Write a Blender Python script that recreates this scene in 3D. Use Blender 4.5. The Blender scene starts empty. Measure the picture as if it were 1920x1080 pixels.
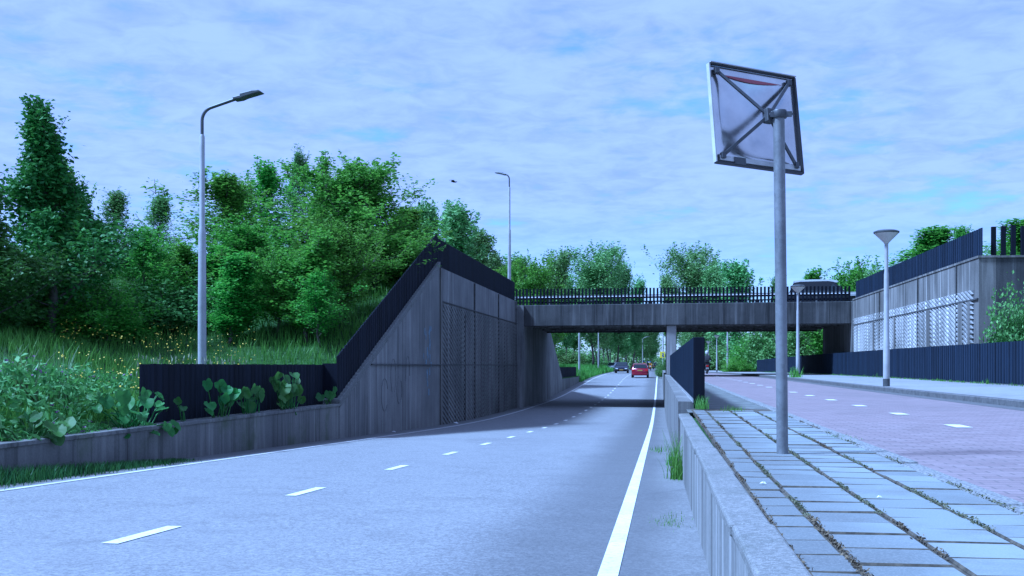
import bpy, bmesh, math, random
from mathutils import Vector, Matrix, noise
rnd = random.Random(7)
R = math.radians
S = bpy.context.scene
COL = S.collection

# ------------------------------------------------------------------ camera, sky, sun, exposure
AZ = math.atan(277 / 2050.0)          # the road runs 7.7 degrees right of the view axis
HC, FPX = 0.6, 2050.0
cam = bpy.data.cameras.new('camera'); co = bpy.data.objects.new('camera', cam); COL.objects.link(co)
cam.sensor_width = 36; cam.lens = 36 * FPX / 1920; cam.shift_y = 146 / 1920.0
cam.clip_start = 0.05; cam.clip_end = 6000
co.location = (0, 0, HC); co.rotation_euler = (R(90), 0, AZ)
S.camera = co

SUN_EL = R(54)
sun_dir = Vector((-0.95 * math.cos(SUN_EL), -0.31 * math.cos(SUN_EL), math.sin(SUN_EL)))
sl = bpy.data.lights.new('sun', 'SUN'); so = bpy.data.objects.new('sun', sl); COL.objects.link(so)
sl.energy = 4.0; sl.angle = R(9); sl.color = (1.0, 0.97, 0.92)
so.rotation_euler = sun_dir.to_track_quat('Z', 'Y').to_euler()

S.view_settings.view_transform = 'Standard'; S.view_settings.look = 'None'
S.view_settings.gamma = 1; S.view_settings.use_curve_mapping = False
S.view_settings.exposure = 0.75
S.view_settings.use_white_balance = True            # the photo's cold camera white balance
S.view_settings.white_balance_temperature = 3900
S.view_settings.white_balance_tint = 11

W = bpy.data.worlds.new('World'); S.world = W; W.use_nodes = True
nt = W.node_tree; nt.nodes.clear(); N = nt.nodes.new; L = nt.links.new
out = N('ShaderNodeOutputWorld'); bg = N('ShaderNodeBackground'); L(bg.outputs[0], out.inputs[0])
bg.inputs[1].default_value = 0.1
sky = N('ShaderNodeTexSky'); sky.sky_type = 'NISHITA'; sky.sun_disc = False
sky.sun_elevation = SUN_EL; sky.sun_rotation = math.atan2(sun_dir.x, sun_dir.y)
sky.air_density = 1.0; sky.dust_density = 0.6; sky.ozone_density = 1.4
tc = N('ShaderNodeTexCoord'); sp = N('ShaderNodeSeparateXYZ'); L(tc.outputs['Generated'], sp.inputs[0])
def wmath(op, a, b=None, c=None):
    m = N('ShaderNodeMath'); m.operation = op
    for i, v in enumerate((a, b, c)):
        if v is None: continue
        if isinstance(v, (int, float)): m.inputs[i].default_value = v
        else: L(v, m.inputs[i])
    return m.outputs[0]
zz = wmath('ADD', wmath('MAXIMUM', sp.outputs[2], 0.0), 0.10)
cx = wmath('DIVIDE', sp.outputs[0], zz); cy = wmath('DIVIDE', sp.outputs[1], zz)
cv = N('ShaderNodeCombineXYZ'); L(cx, cv.inputs[0]); L(cy, cv.inputs[1]); cv.inputs[2].default_value = 3.3
def wnoise(scale, detail, rough, dist, vec=None):
    n = N('ShaderNodeTexNoise'); n.inputs['Scale'].default_value = scale; n.inputs['Detail'].default_value = detail
    n.inputs['Roughness'].default_value = rough; n.inputs['Distortion'].default_value = dist
    L(vec or cv.outputs[0], n.inputs['Vector']); return n.outputs['Fac']
def wramp(v, a, b):
    m = N('ShaderNodeMapRange'); m.interpolation_type = 'SMOOTHSTEP'; L(v, m.inputs[0])
    m.inputs[1].default_value = a; m.inputs[2].default_value = b; return m.outputs[0]
n1 = wnoise(3.4, 6, 0.54, 0.1); n2 = wnoise(0.9, 3, 0.5, 0.2); n3 = wnoise(9.0, 5, 0.6, 0.5)
cover = wmath('ADD', wmath('MULTIPLY', n1, 0.62), wmath('ADD', wmath('MULTIPLY', n2, 0.5), wmath('MULTIPLY', n3, 0.16)))
CLOUD_FAC = wramp(cover, 0.41, 0.60)
low = wramp(sp.outputs[2], 0.02, 0.17)               # the cloud sheet thins out towards the horizon
fac = wmath('MULTIPLY', wmath('ADD', wmath('MULTIPLY', CLOUD_FAC, 0.78), 0.12), wmath('ADD', wmath('MULTIPLY', low, 0.62), 0.38))
shade = wmath('ADD', wmath('MULTIPLY', n3, 0.9), wmath('MULTIPLY', n1, 0.9))
cr = N('ShaderNodeMix'); cr.data_type = 'RGBA'
L(wramp(shade, 0.55, 1.15), cr.inputs['Factor'])
cr.inputs['A'].default_value = (3.12, 2.88, 3.25, 1); cr.inputs['B'].default_value = (4.3, 3.86, 4.2, 1)
mx = N('ShaderNodeMix'); mx.data_type = 'RGBA'
L(fac, mx.inputs['Factor']); L(sky.outputs[0], mx.inputs['A']); L(cr.outputs['Result'], mx.inputs['B'])
L(mx.outputs['Result'], bg.inputs[0])

# ------------------------------------------------------------------ helpers
def P(px, d, py=None):
    """a place given by how it reads in the photo at camera depth d (metres) -> world x, y (, z)"""
    c = (px - 960) / FPX * d
    x = c * math.cos(AZ) - d * math.sin(AZ); y = c * math.sin(AZ) + d * math.cos(AZ)
    if py is None: return x, y
    return x, y, HC + (686 - py) / FPX * d

def interp(tab, t):
    if t <= tab[0][0]: return tab[0][1]
    if t >= tab[-1][0]: return tab[-1][1]
    n = len(tab)
    for i in range(n - 1):
        x0, y0 = tab[i]; x1, y1 = tab[i + 1]
        if x0 <= t <= x1:
            h = x1 - x0; u = (t - x0) / h
            def sl_(k):
                if k == 0 or k == n - 1: return (tab[1][1] - tab[0][1]) / (tab[1][0] - tab[0][0]) if k == 0 else 0
                a = (tab[k][1] - tab[k-1][1]) / (tab[k][0] - tab[k-1][0]); b = (tab[k+1][1] - tab[k][1]) / (tab[k+1][0] - tab[k][0])
                return 0 if a * b <= 0 else 2 * a * b / (a + b)
            m0, m1 = sl_(i) * h, sl_(i + 1) * h
            return y0*(2*u**3-3*u*u+1) + m0*(u**3-2*u*u+u) + y1*(-2*u**3+3*u*u) + m1*(u**3-u*u)

ROADT = [(-60, 1.33), (0, -.40), (10, -.69), (20, -.98), (30, -1.26), (38, -1.46), (46, -1.58), (56, -1.63), (66, -1.62), (76, -1.53),
         (85, -1.37), (100, -1.03), (114, -.72), (130, -.53), (150, -.40), (175, -.33), (300, -.32), (2000, -.32)]
BIKET = [(-60, -.05), (0, -.03), (14, .0), (27, 0.01), (45, .04), (62, .04), (80, .0), (110, -.09), (160, -.27), (300, -.32), (2000, -.32)]
def zr(y): return interp(ROADT, y)
def zb(y): return interp(BIKET, y)
def xoff(y): return 0.0002 * max(0, y - 230) ** 2 if y < 700 else 0.0002 * 470 ** 2 + (y - 700) * .188
XL, XRW = -7.55, 0.28          # left wall face; road face of the parapet
def smooth(a, b, t):
    t = max(0, min(1, (t - a) / (b - a))); return t * t * (3 - 2 * t)
def walltop(y):
    if y < 25.2: return -.34
    if y < 37.2: return -.34 + (y - 25.2) / 12 * 4.42
    if y < 73: return 4.08
    if y < 85: return 4.08 - (y - 73) / 12 * 4.3
    return -.22
def G(x, y):
    """height of the natural ground"""
    if x < -7.6:
        t = -7.9 - x
        base = walltop(y) - .13
        if 37 < y < 73: base = min(base, 3.85)
        far = smooth(104, 116, y)
        base = base * (1 - far) + far * (zr(y) + (-.12 - zr(y)) * smooth(0.0, 2.6, -7.6 - x))
        hill = -.5 + .30 * max(0, t - 2.5) - .004 * max(0, t - 14) ** 2 if t < 38 else 7.8 - .0
        hill = min(hill, 7.8)
        hill *= 1 - smooth(62, 86, y); hill -= 0.45 * smooth(62, 86, y)
        w = 1.2; d = hill - base
        z = max(hill, base) if abs(d) > w else (hill + base) / 2 + (d * d) / (4 * w) + w / 4
        z = min(z, max(hill, base) + .25)
        if x > -8.1: z = base
        z += .18 * noise.noise(Vector((x * .25, y * .25, 0))) * smooth(-8.5, -11, x)
        return z
    if x > 9.9:
        lvl = zb(y) + .1
        up = smooth(34.94, 35.14, y) * (1 - smooth(71, 84, y)) * (1 if y < 67 else smooth(12, 17, x))
        return lvl + (3.8 - lvl) * up + .25 * noise.noise(Vector((x * .2, y * .2, 4))) * smooth(10.5, 13, x)
    if x <= .34: return zr(y) - .07
    return zb(y) - .07

class MB:
    def __init__(s): s.v = []; s.f = []
    def add(s, vs, fs):
        o = len(s.v); s.v += [tuple(v) for v in vs]; s.f += [tuple(i + o for i in f) for f in fs]
    def box(s, x0, y0, z0, x1, y1, z1, M=None):
        vs = [(x0,y0,z0),(x1,y0,z0),(x1,y1,z0),(x0,y1,z0),(x0,y0,z1),(x1,y0,z1),(x1,y1,z1),(x0,y1,z1)]
        if M: vs = [M @ Vector(v) for v in vs]
        s.add(vs, [(0,3,2,1),(4,5,6,7),(0,1,5,4),(1,2,6,5),(2,3,7,6),(3,0,4,7)])
    def tube(s, pts, rads, n=8, cap=True):
        pts = [Vector(p) for p in pts]
        if isinstance(rads, (int, float)): rads = [rads] * len(pts)
        vs, fs = [], []
        t0 = (pts[1] - pts[0]).normalized()
        a = t0.orthogonal().normalized()
        for i, p in enumerate(pts):
            if i == 0: t = t0
            elif i == len(pts) - 1: t = (pts[i] - pts[i-1]).normalized()
            else: t = (pts[i+1] - pts[i-1]).normalized()
            a = (a - t * a.dot(t)).normalized(); b = t.cross(a)
            for k in range(n):
                th = 2 * math.pi * k / n
                vs.append(p + (a * math.cos(th) + b * math.sin(th)) * rads[i])
        for i in range(len(pts) - 1):
            for k in range(n):
                fs.append((i*n+k, i*n+(k+1)%n, (i+1)*n+(k+1)%n, (i+1)*n+k))
        if cap:
            fs.append(tuple(range(n-1, -1, -1))); fs.append(tuple((len(pts)-1)*n+k for k in range(n)))
        s.add(vs, fs)
    def lathe(s, prof, n=20, c=(0,0,0)):
        vs, fs = [], []
        for r, z in prof:
            for k in range(n):
                th = 2*math.pi*k/n; vs.append((c[0]+r*math.cos(th), c[1]+r*math.sin(th), c[2]+z))
        m = len(prof)
        for i in range(m-1):
            for k in range(n): fs.append((i*n+k, i*n+(k+1)%n, (i+1)*n+(k+1)%n, (i+1)*n+k))
        fs.append(tuple(range(n-1,-1,-1))); fs.append(tuple((m-1)*n+k for k in range(n)))
        s.add(vs, fs)
    def prism(s, poly, axis, a, b):
        """poly of (u,v): axis 'x' -> (y,z); 'y' -> (x,z); 'z' -> (x,y)"""
        n = len(poly)
        def pt(u, v, w): return (w,u,v) if axis == 'x' else (u,w,v) if axis == 'y' else (u,v,w)
        s.add([pt(u,v,a) for u,v in poly] + [pt(u,v,b) for u,v in poly],
              [tuple(range(n)), tuple(range(2*n-1, n-1, -1))] + [(i, i+n, (i+1)%n+n, (i+1)%n) for i in range(n)])
    def mesh(s, name):
        me = bpy.data.meshes.new(name); me.from_pydata(s.v, [], s.f); me.update(); return me
    def build(s, name, mat, parent=None, smoothit=False, fix=True, bevel=0):
        me = s.mesh(name)
        if fix or bevel:
            bm = bmesh.new(); bm.from_mesh(me)
            if fix: bmesh.ops.recalc_face_normals(bm, faces=bm.faces)
            bm.to_mesh(me); bm.free()
        if smoothit:
            for p in me.polygons: p.use_smooth = True
        o = bpy.data.objects.new(name, me); COL.objects.link(o)
        if mat: me.materials.append(mat)
        if parent: o.parent = parent
        if bevel:
            b = o.modifiers.new('bevel', 'BEVEL'); b.width = bevel; b.segments = 2; b.limit_method = 'ANGLE'
        if smoothit and smoothit != 'all':
            try:
                for e in me.edges: pass
                me.set_sharp_from_angle(angle=R(40))
            except Exception: pass
        return o
def tag(o, label, cat, group=None, kind=None):
    o['label'] = label; o['category'] = cat
    if group: o['group'] = group
    if kind: o['kind'] = kind
    return o
def struct(o, label=None):
    o['kind'] = 'structure'
    if label: o['label'] = label
    return o
def empty(name, loc, label, cat, group=None, rz=0):
    o = bpy.data.objects.new(name, None); COL.objects.link(o); o.location = loc; o.rotation_euler = (0, 0, rz)
    o.empty_display_size = .2
    return tag(o, label, cat, group)
def put(name, me, parent, mat=None):
    o = bpy.data.objects.new(name, me); COL.objects.link(o); o.parent = parent
    return o

# ------------------------------------------------------------------ materials
class Mat:
    def __init__(s, name, rough=.8, metal=0, spec=.5):
        s.m = bpy.data.materials.new(name); s.m.use_nodes = True; s.nt = s.m.node_tree
        s.b = s.nt.nodes['Principled BSDF']; s.b.inputs['Roughness'].default_value = rough
        s.b.inputs['Metallic'].default_value = metal; s.b.inputs['Specular IOR Level'].default_value = spec
        s.tc = s.nt.nodes.new('ShaderNodeTexCoord')
    def n(s, t): return s.nt.nodes.new(t)
    def l(s, a, b): s.nt.links.new(a, b)
    def vec(s, scale=(1,1,1), rot=(0,0,0), src='Object'):
        m = s.n('ShaderNodeMapping'); m.inputs['Scale'].default_value = scale; m.inputs['Rotation'].default_value = rot
        s.l(s.tc.outputs[src], m.inputs[0]); return m.outputs[0]
    def noise(s, sc, det=4, rough=.55, scale=(1,1,1), dist=0, src='Object'):
        x = s.n('ShaderNodeTexNoise'); x.inputs['Scale'].default_value = sc; x.inputs['Detail'].default_value = det
        x.inputs['Roughness'].default_value = rough; x.inputs['Distortion'].default_value = dist
        s.l(s.vec(scale, src=src), x.inputs['Vector']); return x.outputs['Fac']
    def rng(s, v, a, b, c=0, d=1):
        x = s.n('ShaderNodeMapRange'); x.interpolation_type = 'SMOOTHSTEP'
        s.l(v, x.inputs[0])
        for i, k in enumerate((a, b, c, d)): x.inputs[i+1].default_value = k
        return x.outputs[0]
    def math(s, op, a, b):
        x = s.n('ShaderNodeMath'); x.operation = op
        for i, k in enumerate((a, b)):
            if isinstance(k, (int, float)): x.inputs[i].default_value = k
            else: s.l(k, x.inputs[i])
        return x.outputs[0]
    def mix(s, f, a, b, mode='MIX'):
        x = s.n('ShaderNodeMix'); x.data_type = 'RGBA'; x.blend_type = mode
        for k, v in (('Factor', f), ('A', a), ('B', b)):
            if isinstance(v, (int, float)): x.inputs[k].default_value = v
            elif isinstance(v, tuple): x.inputs[k].default_value = (*v, 1)
            else: s.l(v, x.inputs[k])
        return x.outputs['Result']
    def col(s, c):
        if isinstance(c, tuple): s.b.inputs['Base Color'].default_value = (*c, 1)
        else: s.l(c, s.b.inputs['Base Color'])
        return s
    def bump(s, h, strength=.3, dist=.01):
        x = s.n('ShaderNodeBump'); x.inputs['Strength'].default_value = strength; x.inputs['Distance'].default_value = dist
        s.l(h, x.inputs['Height']); s.l(x.outputs[0], s.b.inputs['Normal']); return s

def plain(name, c, rough=.6, metal=0, vary=.25, sc=6, spec=.5):
    m = Mat(name, rough, metal, spec)
    f = m.noise(sc, 5, .6)
    m.col(m.mix(m.rng(f, .3, .7), tuple(k*(1-vary) for k in c), tuple(min(1, k*(1+vary)) for k in c)))
    return m.m

def concrete(name, lo, hi, boards=True, soft=0, streak=.8, pale=0, algae=0, z0=-1.5, z1=4.0):
    m = Mat(name, .9, 0, .25)
    big = m.noise(.45, 5, .6)
    c = m.mix(m.rng(big, .3, .72), lo, hi)
    fine = m.noise(34, 4, .7); c = m.mix(m.math('MULTIPLY', m.rng(fine, .35, .7), .35), c, tuple(k*.55 for k in lo))
    st = m.noise(1.0, 6, .66, scale=(5.5, 5.5, .16)); st2 = m.noise(1.0, 4, .6, scale=(1.1, 1.1, .05))
    s1 = m.math('MULTIPLY', m.rng(st, .46, .66), m.rng(st2, .3, .62))
    c = m.mix(m.math('MULTIPLY', s1, streak), c, tuple(k*.28 for k in lo))
    st3 = m.noise(1.0, 5, .6, scale=(4.3, 4.3, .2))
    c = m.mix(m.math('MULTIPLY', m.rng(st3, .5, .72 + soft * .1), (.62 + pale) * (1 - .5 * soft)), c, tuple(min(.8, k*1.75) for k in hi))
    if algae: c = m.mix(m.math('MULTIPLY', m.rng(m.noise(.8, 5, .65), .5, .72), algae), c, (.055, .075, .03))
    m.col(c)
    h = m.noise(60, 3, .6)
    if boards:
        w = m.n('ShaderNodeTexWave'); w.wave_type = 'BANDS'; w.bands_direction = 'DIAGONAL'; w.wave_profile = 'SAW'
        w.inputs['Scale'].default_value = 1.6; w.inputs['Distortion'].default_value = .4
        m.l(m.vec((1, 1, 0)), w.inputs['Vector'])
        h = m.math('ADD', m.math('MULTIPLY', h, .5), m.math('MULTIPLY', w.outputs['Fac'], .5))
    m.bump(h, .22, .01)
    return m.m

MT = {}
def coping_stone(name, lo, hi, **kw):
    m = Mat(name, .95, 0, .2)
    a = m.noise(42, 4, .75); b = m.noise(2.2, 5, .65); v = m.noise(160, 2, .6)
    c = m.mix(m.rng(a, .36, .68), lo, hi); c = m.mix(m.math('MULTIPLY', m.rng(b, .42, .7), .55), c, (.11, .115, .10))
    c = m.mix(m.math('MULTIPLY', m.rng(v, .58, .7), .5), c, (.5, .5, .48))
    m.col(c).bump(m.math('ADD', a, m.math('MULTIPLY', v, .6)), .6, .006); return m.m
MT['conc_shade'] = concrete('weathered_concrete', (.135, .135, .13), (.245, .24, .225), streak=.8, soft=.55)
MT['conc_edge'] = coping_stone('chipped_edge_concrete', (.10, .10, .095), (.2, .2, .19))
MT['conc_stain'] = plain('faint_grey_spray', (.13, .13, .128), .9, 0, .25, 14)
MT['joint'] = plain('dark_joint_filler', (.06, .06, .058), .9, 0, .3, 6)  # dark colour of the joint lines
MT['conc_low'] = concrete('mossy_concrete', (.12, .12, .115), (.205, .2, .185), streak=.75, algae=.6, soft=.5)
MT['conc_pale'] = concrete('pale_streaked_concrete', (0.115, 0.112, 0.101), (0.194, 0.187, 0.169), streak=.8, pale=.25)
MT['conc_rib'] = concrete('pale_ribbed_concrete', (.17, .17, .16), (.36, .355, .34), boards=False, streak=.9, pale=.3)  # paler than the ribs of the left wall
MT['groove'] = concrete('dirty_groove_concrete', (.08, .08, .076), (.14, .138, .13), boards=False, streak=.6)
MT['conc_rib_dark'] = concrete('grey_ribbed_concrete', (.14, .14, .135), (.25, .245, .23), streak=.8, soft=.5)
MT['conc_bridge'] = concrete('dark_bridge_concrete', (.045, .046, .046), (.105, .104, .1), streak=.8, pale=.12, soft=.3)
MT['conc_smooth'] = concrete('light_pier_concrete', (.27, .265, .25), (.36, .355, .335), boards=False, streak=.3)
MT['conc_parapet'] = concrete('parapet_concrete', (.16, .16, .15), (.30, .295, .28), streak=1.0, algae=.15, pale=.2)
MT['coping'] = coping_stone('coping_concrete', (.15, .15, .14), (.26, .255, .24), boards=False, streak=.15, algae=.2)

def fence_paint(name, c):
    m = Mat(name, .8, 0, .12)
    f = m.noise(1, 5, .65, scale=(9, 9, .5)); g = m.noise(2.2, 4, .6)
    cc = m.mix(m.rng(f, .35, .7), tuple(k*.7 for k in c), tuple(k*1.4 for k in c))
    cc = m.mix(m.math('MULTIPLY', m.rng(g, .55, .8), .3), cc, tuple(k * 2.6 for k in c))
    pi_ = m.n('ShaderNodeNewGeometry'); cc = m.mix(m.math('MULTIPLY', pi_.outputs['Random Per Island'], .55), cc, tuple(k * 2.3 for k in c))
    m.col(cc).bump(m.noise(1, 4, .6, scale=(60, 60, 3)), .25, .004); return m.m
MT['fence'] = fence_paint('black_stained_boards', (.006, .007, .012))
MT['fence_r'] = fence_paint('lighter_black_boards', (.011, .016, .029))  # lighter board tone for the right and middle fences

def asphalt():
    m = Mat('asphalt', .85, 0, .35)
    a = m.math('ADD', m.math('MULTIPLY', m.noise(75, 2, .6), .45), m.math('MULTIPLY', m.noise(26, 3, .75), .55)); b = m.noise(.35, 5, .6, scale=(1, .35, 1)); c2 = m.noise(2.2, 4, .6)
    c = m.mix(m.rng(a, .4, .62), (.13, .13, .13), (.29, .29, .285))
    c = m.mix(m.rng(b, .3, .75), c, m.mix(.5, c, (.24, .24, .235)))
    c = m.mix(m.math('MULTIPLY', m.rng(c2, .45, .75), .25), c, (.085, .085, .085))
    # darker strip along the right edge line and darker road margins
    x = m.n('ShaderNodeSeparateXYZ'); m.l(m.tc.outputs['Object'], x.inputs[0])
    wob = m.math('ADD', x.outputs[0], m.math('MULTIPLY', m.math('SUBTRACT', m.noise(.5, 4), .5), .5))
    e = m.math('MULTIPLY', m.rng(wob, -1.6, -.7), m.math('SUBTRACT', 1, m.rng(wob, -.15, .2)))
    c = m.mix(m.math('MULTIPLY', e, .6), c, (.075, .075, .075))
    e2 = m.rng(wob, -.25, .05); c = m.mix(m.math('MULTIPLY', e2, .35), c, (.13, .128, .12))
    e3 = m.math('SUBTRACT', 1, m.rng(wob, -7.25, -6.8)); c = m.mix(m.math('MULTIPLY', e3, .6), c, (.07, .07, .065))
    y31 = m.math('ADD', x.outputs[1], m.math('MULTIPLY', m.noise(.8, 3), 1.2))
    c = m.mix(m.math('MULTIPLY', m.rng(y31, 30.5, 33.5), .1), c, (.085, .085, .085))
    # a fine crack net and crosswise joints
    v = m.n('ShaderNodeTexVoronoi'); v.feature = 'DISTANCE_TO_EDGE'; v.inputs['Scale'].default_value = .22
    m.l(m.vec((1, .6, 1)), v.inputs['Vector'])
    cr_ = m.math('MULTIPLY', m.math('SUBTRACT', 1, m.rng(v.outputs['Distance'], .0, .006)), m.rng(m.noise(.6, 4), .48, .6))
    c = m.mix(m.math('MULTIPLY', cr_, .2), c, (.06, .06, .06))
    m.col(c).bump(a, .5, .006); return m.m
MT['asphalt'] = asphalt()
def paint(name, c, wear=.5):
    m = Mat(name, .7)
    f = m.noise(22, 5, .7); g = m.noise(1.5, 3)
    m.col(m.mix(m.math('MULTIPLY', m.rng(f, .5, .72), wear), m.mix(m.rng(g, .3, .7), tuple(k*.85 for k in c), c), (.3, .3, .29)))
    return m.m
MT['white_line'] = paint('road_marking_paint', (.72, .72, .69), .75)
MT['worn_line'] = paint('worn_edge_line_paint', (.55, .55, .53), .8)
def pavers(name, ca, cb, mortar, w, h, msize=.012, rot=0, off=.5):
    m = Mat(name, .85, 0, .3)
    b = m.n('ShaderNodeTexBrick'); b.offset = off
    b.inputs['Color1'].default_value = (*ca, 1); b.inputs['Color2'].default_value = (*cb, 1); b.inputs['Mortar'].default_value = (*mortar, 1)
    b.inputs['Scale'].default_value = 1; b.inputs['Mortar Size'].default_value = msize; b.inputs['Mortar Smooth'].default_value = .3
    b.inputs['Brick Width'].default_value = w; b.inputs['Row Height'].default_value = h; b.inputs['Bias'].default_value = 0
    m.l(m.vec((1,1,1), (0,0,rot)), b.inputs['Vector'])
    g = m.noise(.7, 5, .6); f = m.noise(50, 3, .6)
    c = m.mix(m.math('MULTIPLY', m.rng(g, .35, .75), .4), b.outputs['Color'], tuple(k*1.25 for k in ca)); c = m.mix(m.math('MULTIPLY', m.rng(m.noise(.35, 6, .7, scale=(1, .4, 1)), .45, .7), .35), c, (.13, .115, .11))
    c = m.mix(m.math('MULTIPLY', m.rng(f, .4, .7), .25), c, tuple(k*.6 for k in ca))
    m.col(c).bump(m.math('ADD', m.math('MULTIPLY', b.outputs['Fac'], -1), m.math('MULTIPLY', f, .3)), .3, .008); return m.m
MT['bike'] = pavers('red_clinker_paving', (.205, .16, .158), (.275, .222, .22), (.135, .12, .117), .21, .105, .008)
MT['flags'] = pavers('grey_flagstones', (.25, .25, .245), (.3, .3, .29), (.17, .17, .15), .3, .3, .007, R(90))
MT['oldpath'] = plain('mossy_asphalt_path', (.13, .135, .12), .9, 0, .35, 3)
def tile():
    m = Mat('pavement_tile', .88, 0, .3)
    oi = m.n('ShaderNodeNewGeometry')
    c = m.mix(oi.outputs['Random Per Island'], (.18, .197, .195), (.255, .28, .275))
    g = m.noise(1.6, 5, .65); c = m.mix(m.math('MULTIPLY', m.rng(g, .42, .68), .6), c, (.13, .132, .125))
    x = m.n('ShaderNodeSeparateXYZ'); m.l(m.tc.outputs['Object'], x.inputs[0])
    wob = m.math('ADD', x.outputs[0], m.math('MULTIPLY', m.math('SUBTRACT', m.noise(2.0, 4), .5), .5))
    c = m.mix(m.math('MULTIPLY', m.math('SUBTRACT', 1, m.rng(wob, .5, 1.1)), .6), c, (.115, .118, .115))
    f = m.noise(120, 2, .7); c = m.mix(m.math('MULTIPLY', m.rng(f, .45, .7), .35), c, (.32, .32, .31))
    m.col(c).bump(m.noise(70, 4, .7), .3, .005); return m.m
MT['tile'] = tile()
MT['soil'] = plain('mossy_joint_soil', (.075, .065, .045), .95, 0, .5, 20)
MT['kerb'] = plain('washed_gravel_kerb', (.2, .2, .19), .95, 0, .6, 55)
MT['gutter'] = plain('dark_gutter_bricks', (.1, .098, .094), .9, 0, .3, 12)
def ground():
    m = Mat('meadow_ground', .95, 0, .1)
    a = m.noise(.25, 5, .6); b = m.noise(5, 5, .7)
    c = m.mix(m.rng(a, .3, .7), (.035, .075, .02), (.06, .11, .028)); c = m.mix(m.rng(b, .35, .7), c, (.025, .05, .014), 'MIX')
    m.col(c).bump(b, .6, .1); return m.m
MT['ground'] = ground()
def leafmat(name, ca, cb, trans=.5, sc=1.3):
    m = Mat(name, .55, 0, .3)
    oi = m.n('ShaderNodeNewGeometry'); ob = m.n('ShaderNodeObjectInfo')
    a = m.noise(sc, 3, .6)
    k = m.math('ADD', m.math('MULTIPLY', m.math('POWER', oi.outputs['Random Per Island'], 1.6), .75), m.math('MULTIPLY', m.rng(a, .3, .7), .45))
    c = m.mix(k, ca, cb)
    hs = m.n('ShaderNodeHueSaturation'); m.l(c, hs.inputs['Color'])
    m.l(m.math('ADD', m.math('MULTIPLY', ob.outputs['Random'], .03), .475), hs.inputs['Hue'])
    m.l(m.math('ADD', m.math('MULTIPLY', ob.outputs['Random'], .35), .82), hs.inputs['Value'])
    c = hs.outputs['Color']; m.col(c)
    t = m.n('ShaderNodeBsdfTranslucent'); m.l(m.mix(.5, c, (.10, .19, .02)), t.inputs['Color'])
    ms = m.n('ShaderNodeMixShader'); ms.inputs[0].default_value = trans
    m.l(m.b.outputs[0], ms.inputs[1]); m.l(t.outputs[0], ms.inputs[2])
    m.l(ms.outputs[0], m.nt.nodes['Material Output'].inputs[0]); return m.m
MT['maple'] = leafmat('maple_leaves', (0.092, 0.248, 0.020), (0.224, 0.494, 0.040))
MT['dark_leaf'] = leafmat('dark_oak_leaves', (0.046, 0.135, 0.026), (0.110, 0.270, 0.040), .28)
MT['pale_leaf'] = leafmat('pale_willow_leaves', (0.118, 0.250, 0.069), (0.261, 0.449, 0.138))
MT['poplar_leaf'] = leafmat('poplar_leaves', (0.128, 0.265, 0.081), (0.271, 0.484, 0.140), .25)
MT['ivy'] = leafmat('bush_leaves', (0.093, 0.210, 0.043), (0.226, 0.399, 0.109), .3)
MT['herb'] = leafmat('herb_leaves', (0.071, 0.198, 0.038), (0.185, 0.394, 0.094), .35, 2.5)
MT['butterbur'] = leafmat('butterbur_leaf', (0.035, 0.120, 0.022), (0.084, 0.229, 0.039), .35, 3)
MT['grass'] = leafmat('grass_blades', (0.074, 0.206, 0.022), (0.181, 0.374, 0.050), .4, .5)
MT['grass_dark'] = leafmat('short_dark_grass', (.028, .085, .022), (.055, .135, .04), .4, .5)
MT['reed'] = leafmat('reed_blades', (.09, .16, .06), (.17, .25, .11), .35)
MT['bark'] = plain('tree_bark', (.1, .09, .075), .95, 0, .4, 9)
MT['yellow'] = plain('buttercup_petals', (.62, .48, .02), .6, 0, .15)
MT['purple'] = plain('comfrey_flowers', (.16, .07, .2), .7, 0, .3)
MT['seed'] = plain('seed_heads', (.2, .22, .13), .8, 0, .3)
def galv(name, c, rough, metal=.85):
    m = Mat(name, rough, metal)
    v = m.n('ShaderNodeTexVoronoi'); v.inputs['Scale'].default_value = 38; m.l(m.vec(), v.inputs['Vector'])
    f = m.noise(5, 5, .6)
    g = m.noise(1, 5, .6, scale=(14, 14, 1.2))
    k = m.math('ADD', m.math('MULTIPLY', v.outputs['Color'], .35), m.math('MULTIPLY', m.rng(f, .3, .7), .5))
    cc = m.mix(k, tuple(x*.62 for x in c), tuple(min(1, x*1.25) for x in c))
    cc = m.mix(m.math('MULTIPLY', m.rng(g, .6, .76), .5), cc, tuple(min(1, x*1.6) for x in c))
    m.col(cc); return m.m
MT['galv'] = galv('galvanised_steel', (.23, .235, .24), .6, .4)
MT['lamp_post'] = plain('grey_lamp_post_paint', (.36, .36, .36), .5, 0, .12, 3)
MT['lamp_dark'] = plain('dark_grey_lamp_metal', (.09, .095, .095), .45, .3, .15)
MT['lamp_bowl'] = plain('opal_lamp_bowl', (.52, .5, .44), .35, 0, .08)
MT['steel_back'] = None
def mirrorback():
    m = Mat('stainless_back', .2, .92)
    f = m.noise(1, 4, .6, scale=(3, 3, 3)); g = m.noise(30, 3, .6)
    m.col(m.mix(m.rng(f, .3, .7), (.48, .48, .48), (.64, .64, .63)))
    m.l(m.rng(f, .3, .75, .1, .24), m.b.inputs['Roughness']); return m.m
MT['steel_back'] = mirrorback()
MT['frame_grey'] = plain('grey_frame_metal', (.07, .073, .078), .5, .3, .2, 20)
MT['rim_dark'] = plain('black_rubber_edge', (.03, .03, .033), .6, 0, .2)
MT['rim_white'] = plain('white_rim', (.45, .45, .44), .5, 0, .15)
MT['red'] = plain('red_reflective_film', (.26, .07, .09), .45, 0, .2)
MT['car_red'] = plain('red_car_paint', (.2, .011, .03), .25, .1, .05)
MT['car_navy'] = plain('navy_car_paint', (.012, .014, .03), .22, .2, .05)
MT['car_silver'] = plain('silver_car_paint', (.42, .45, .48), .3, .5, .05)
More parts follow.
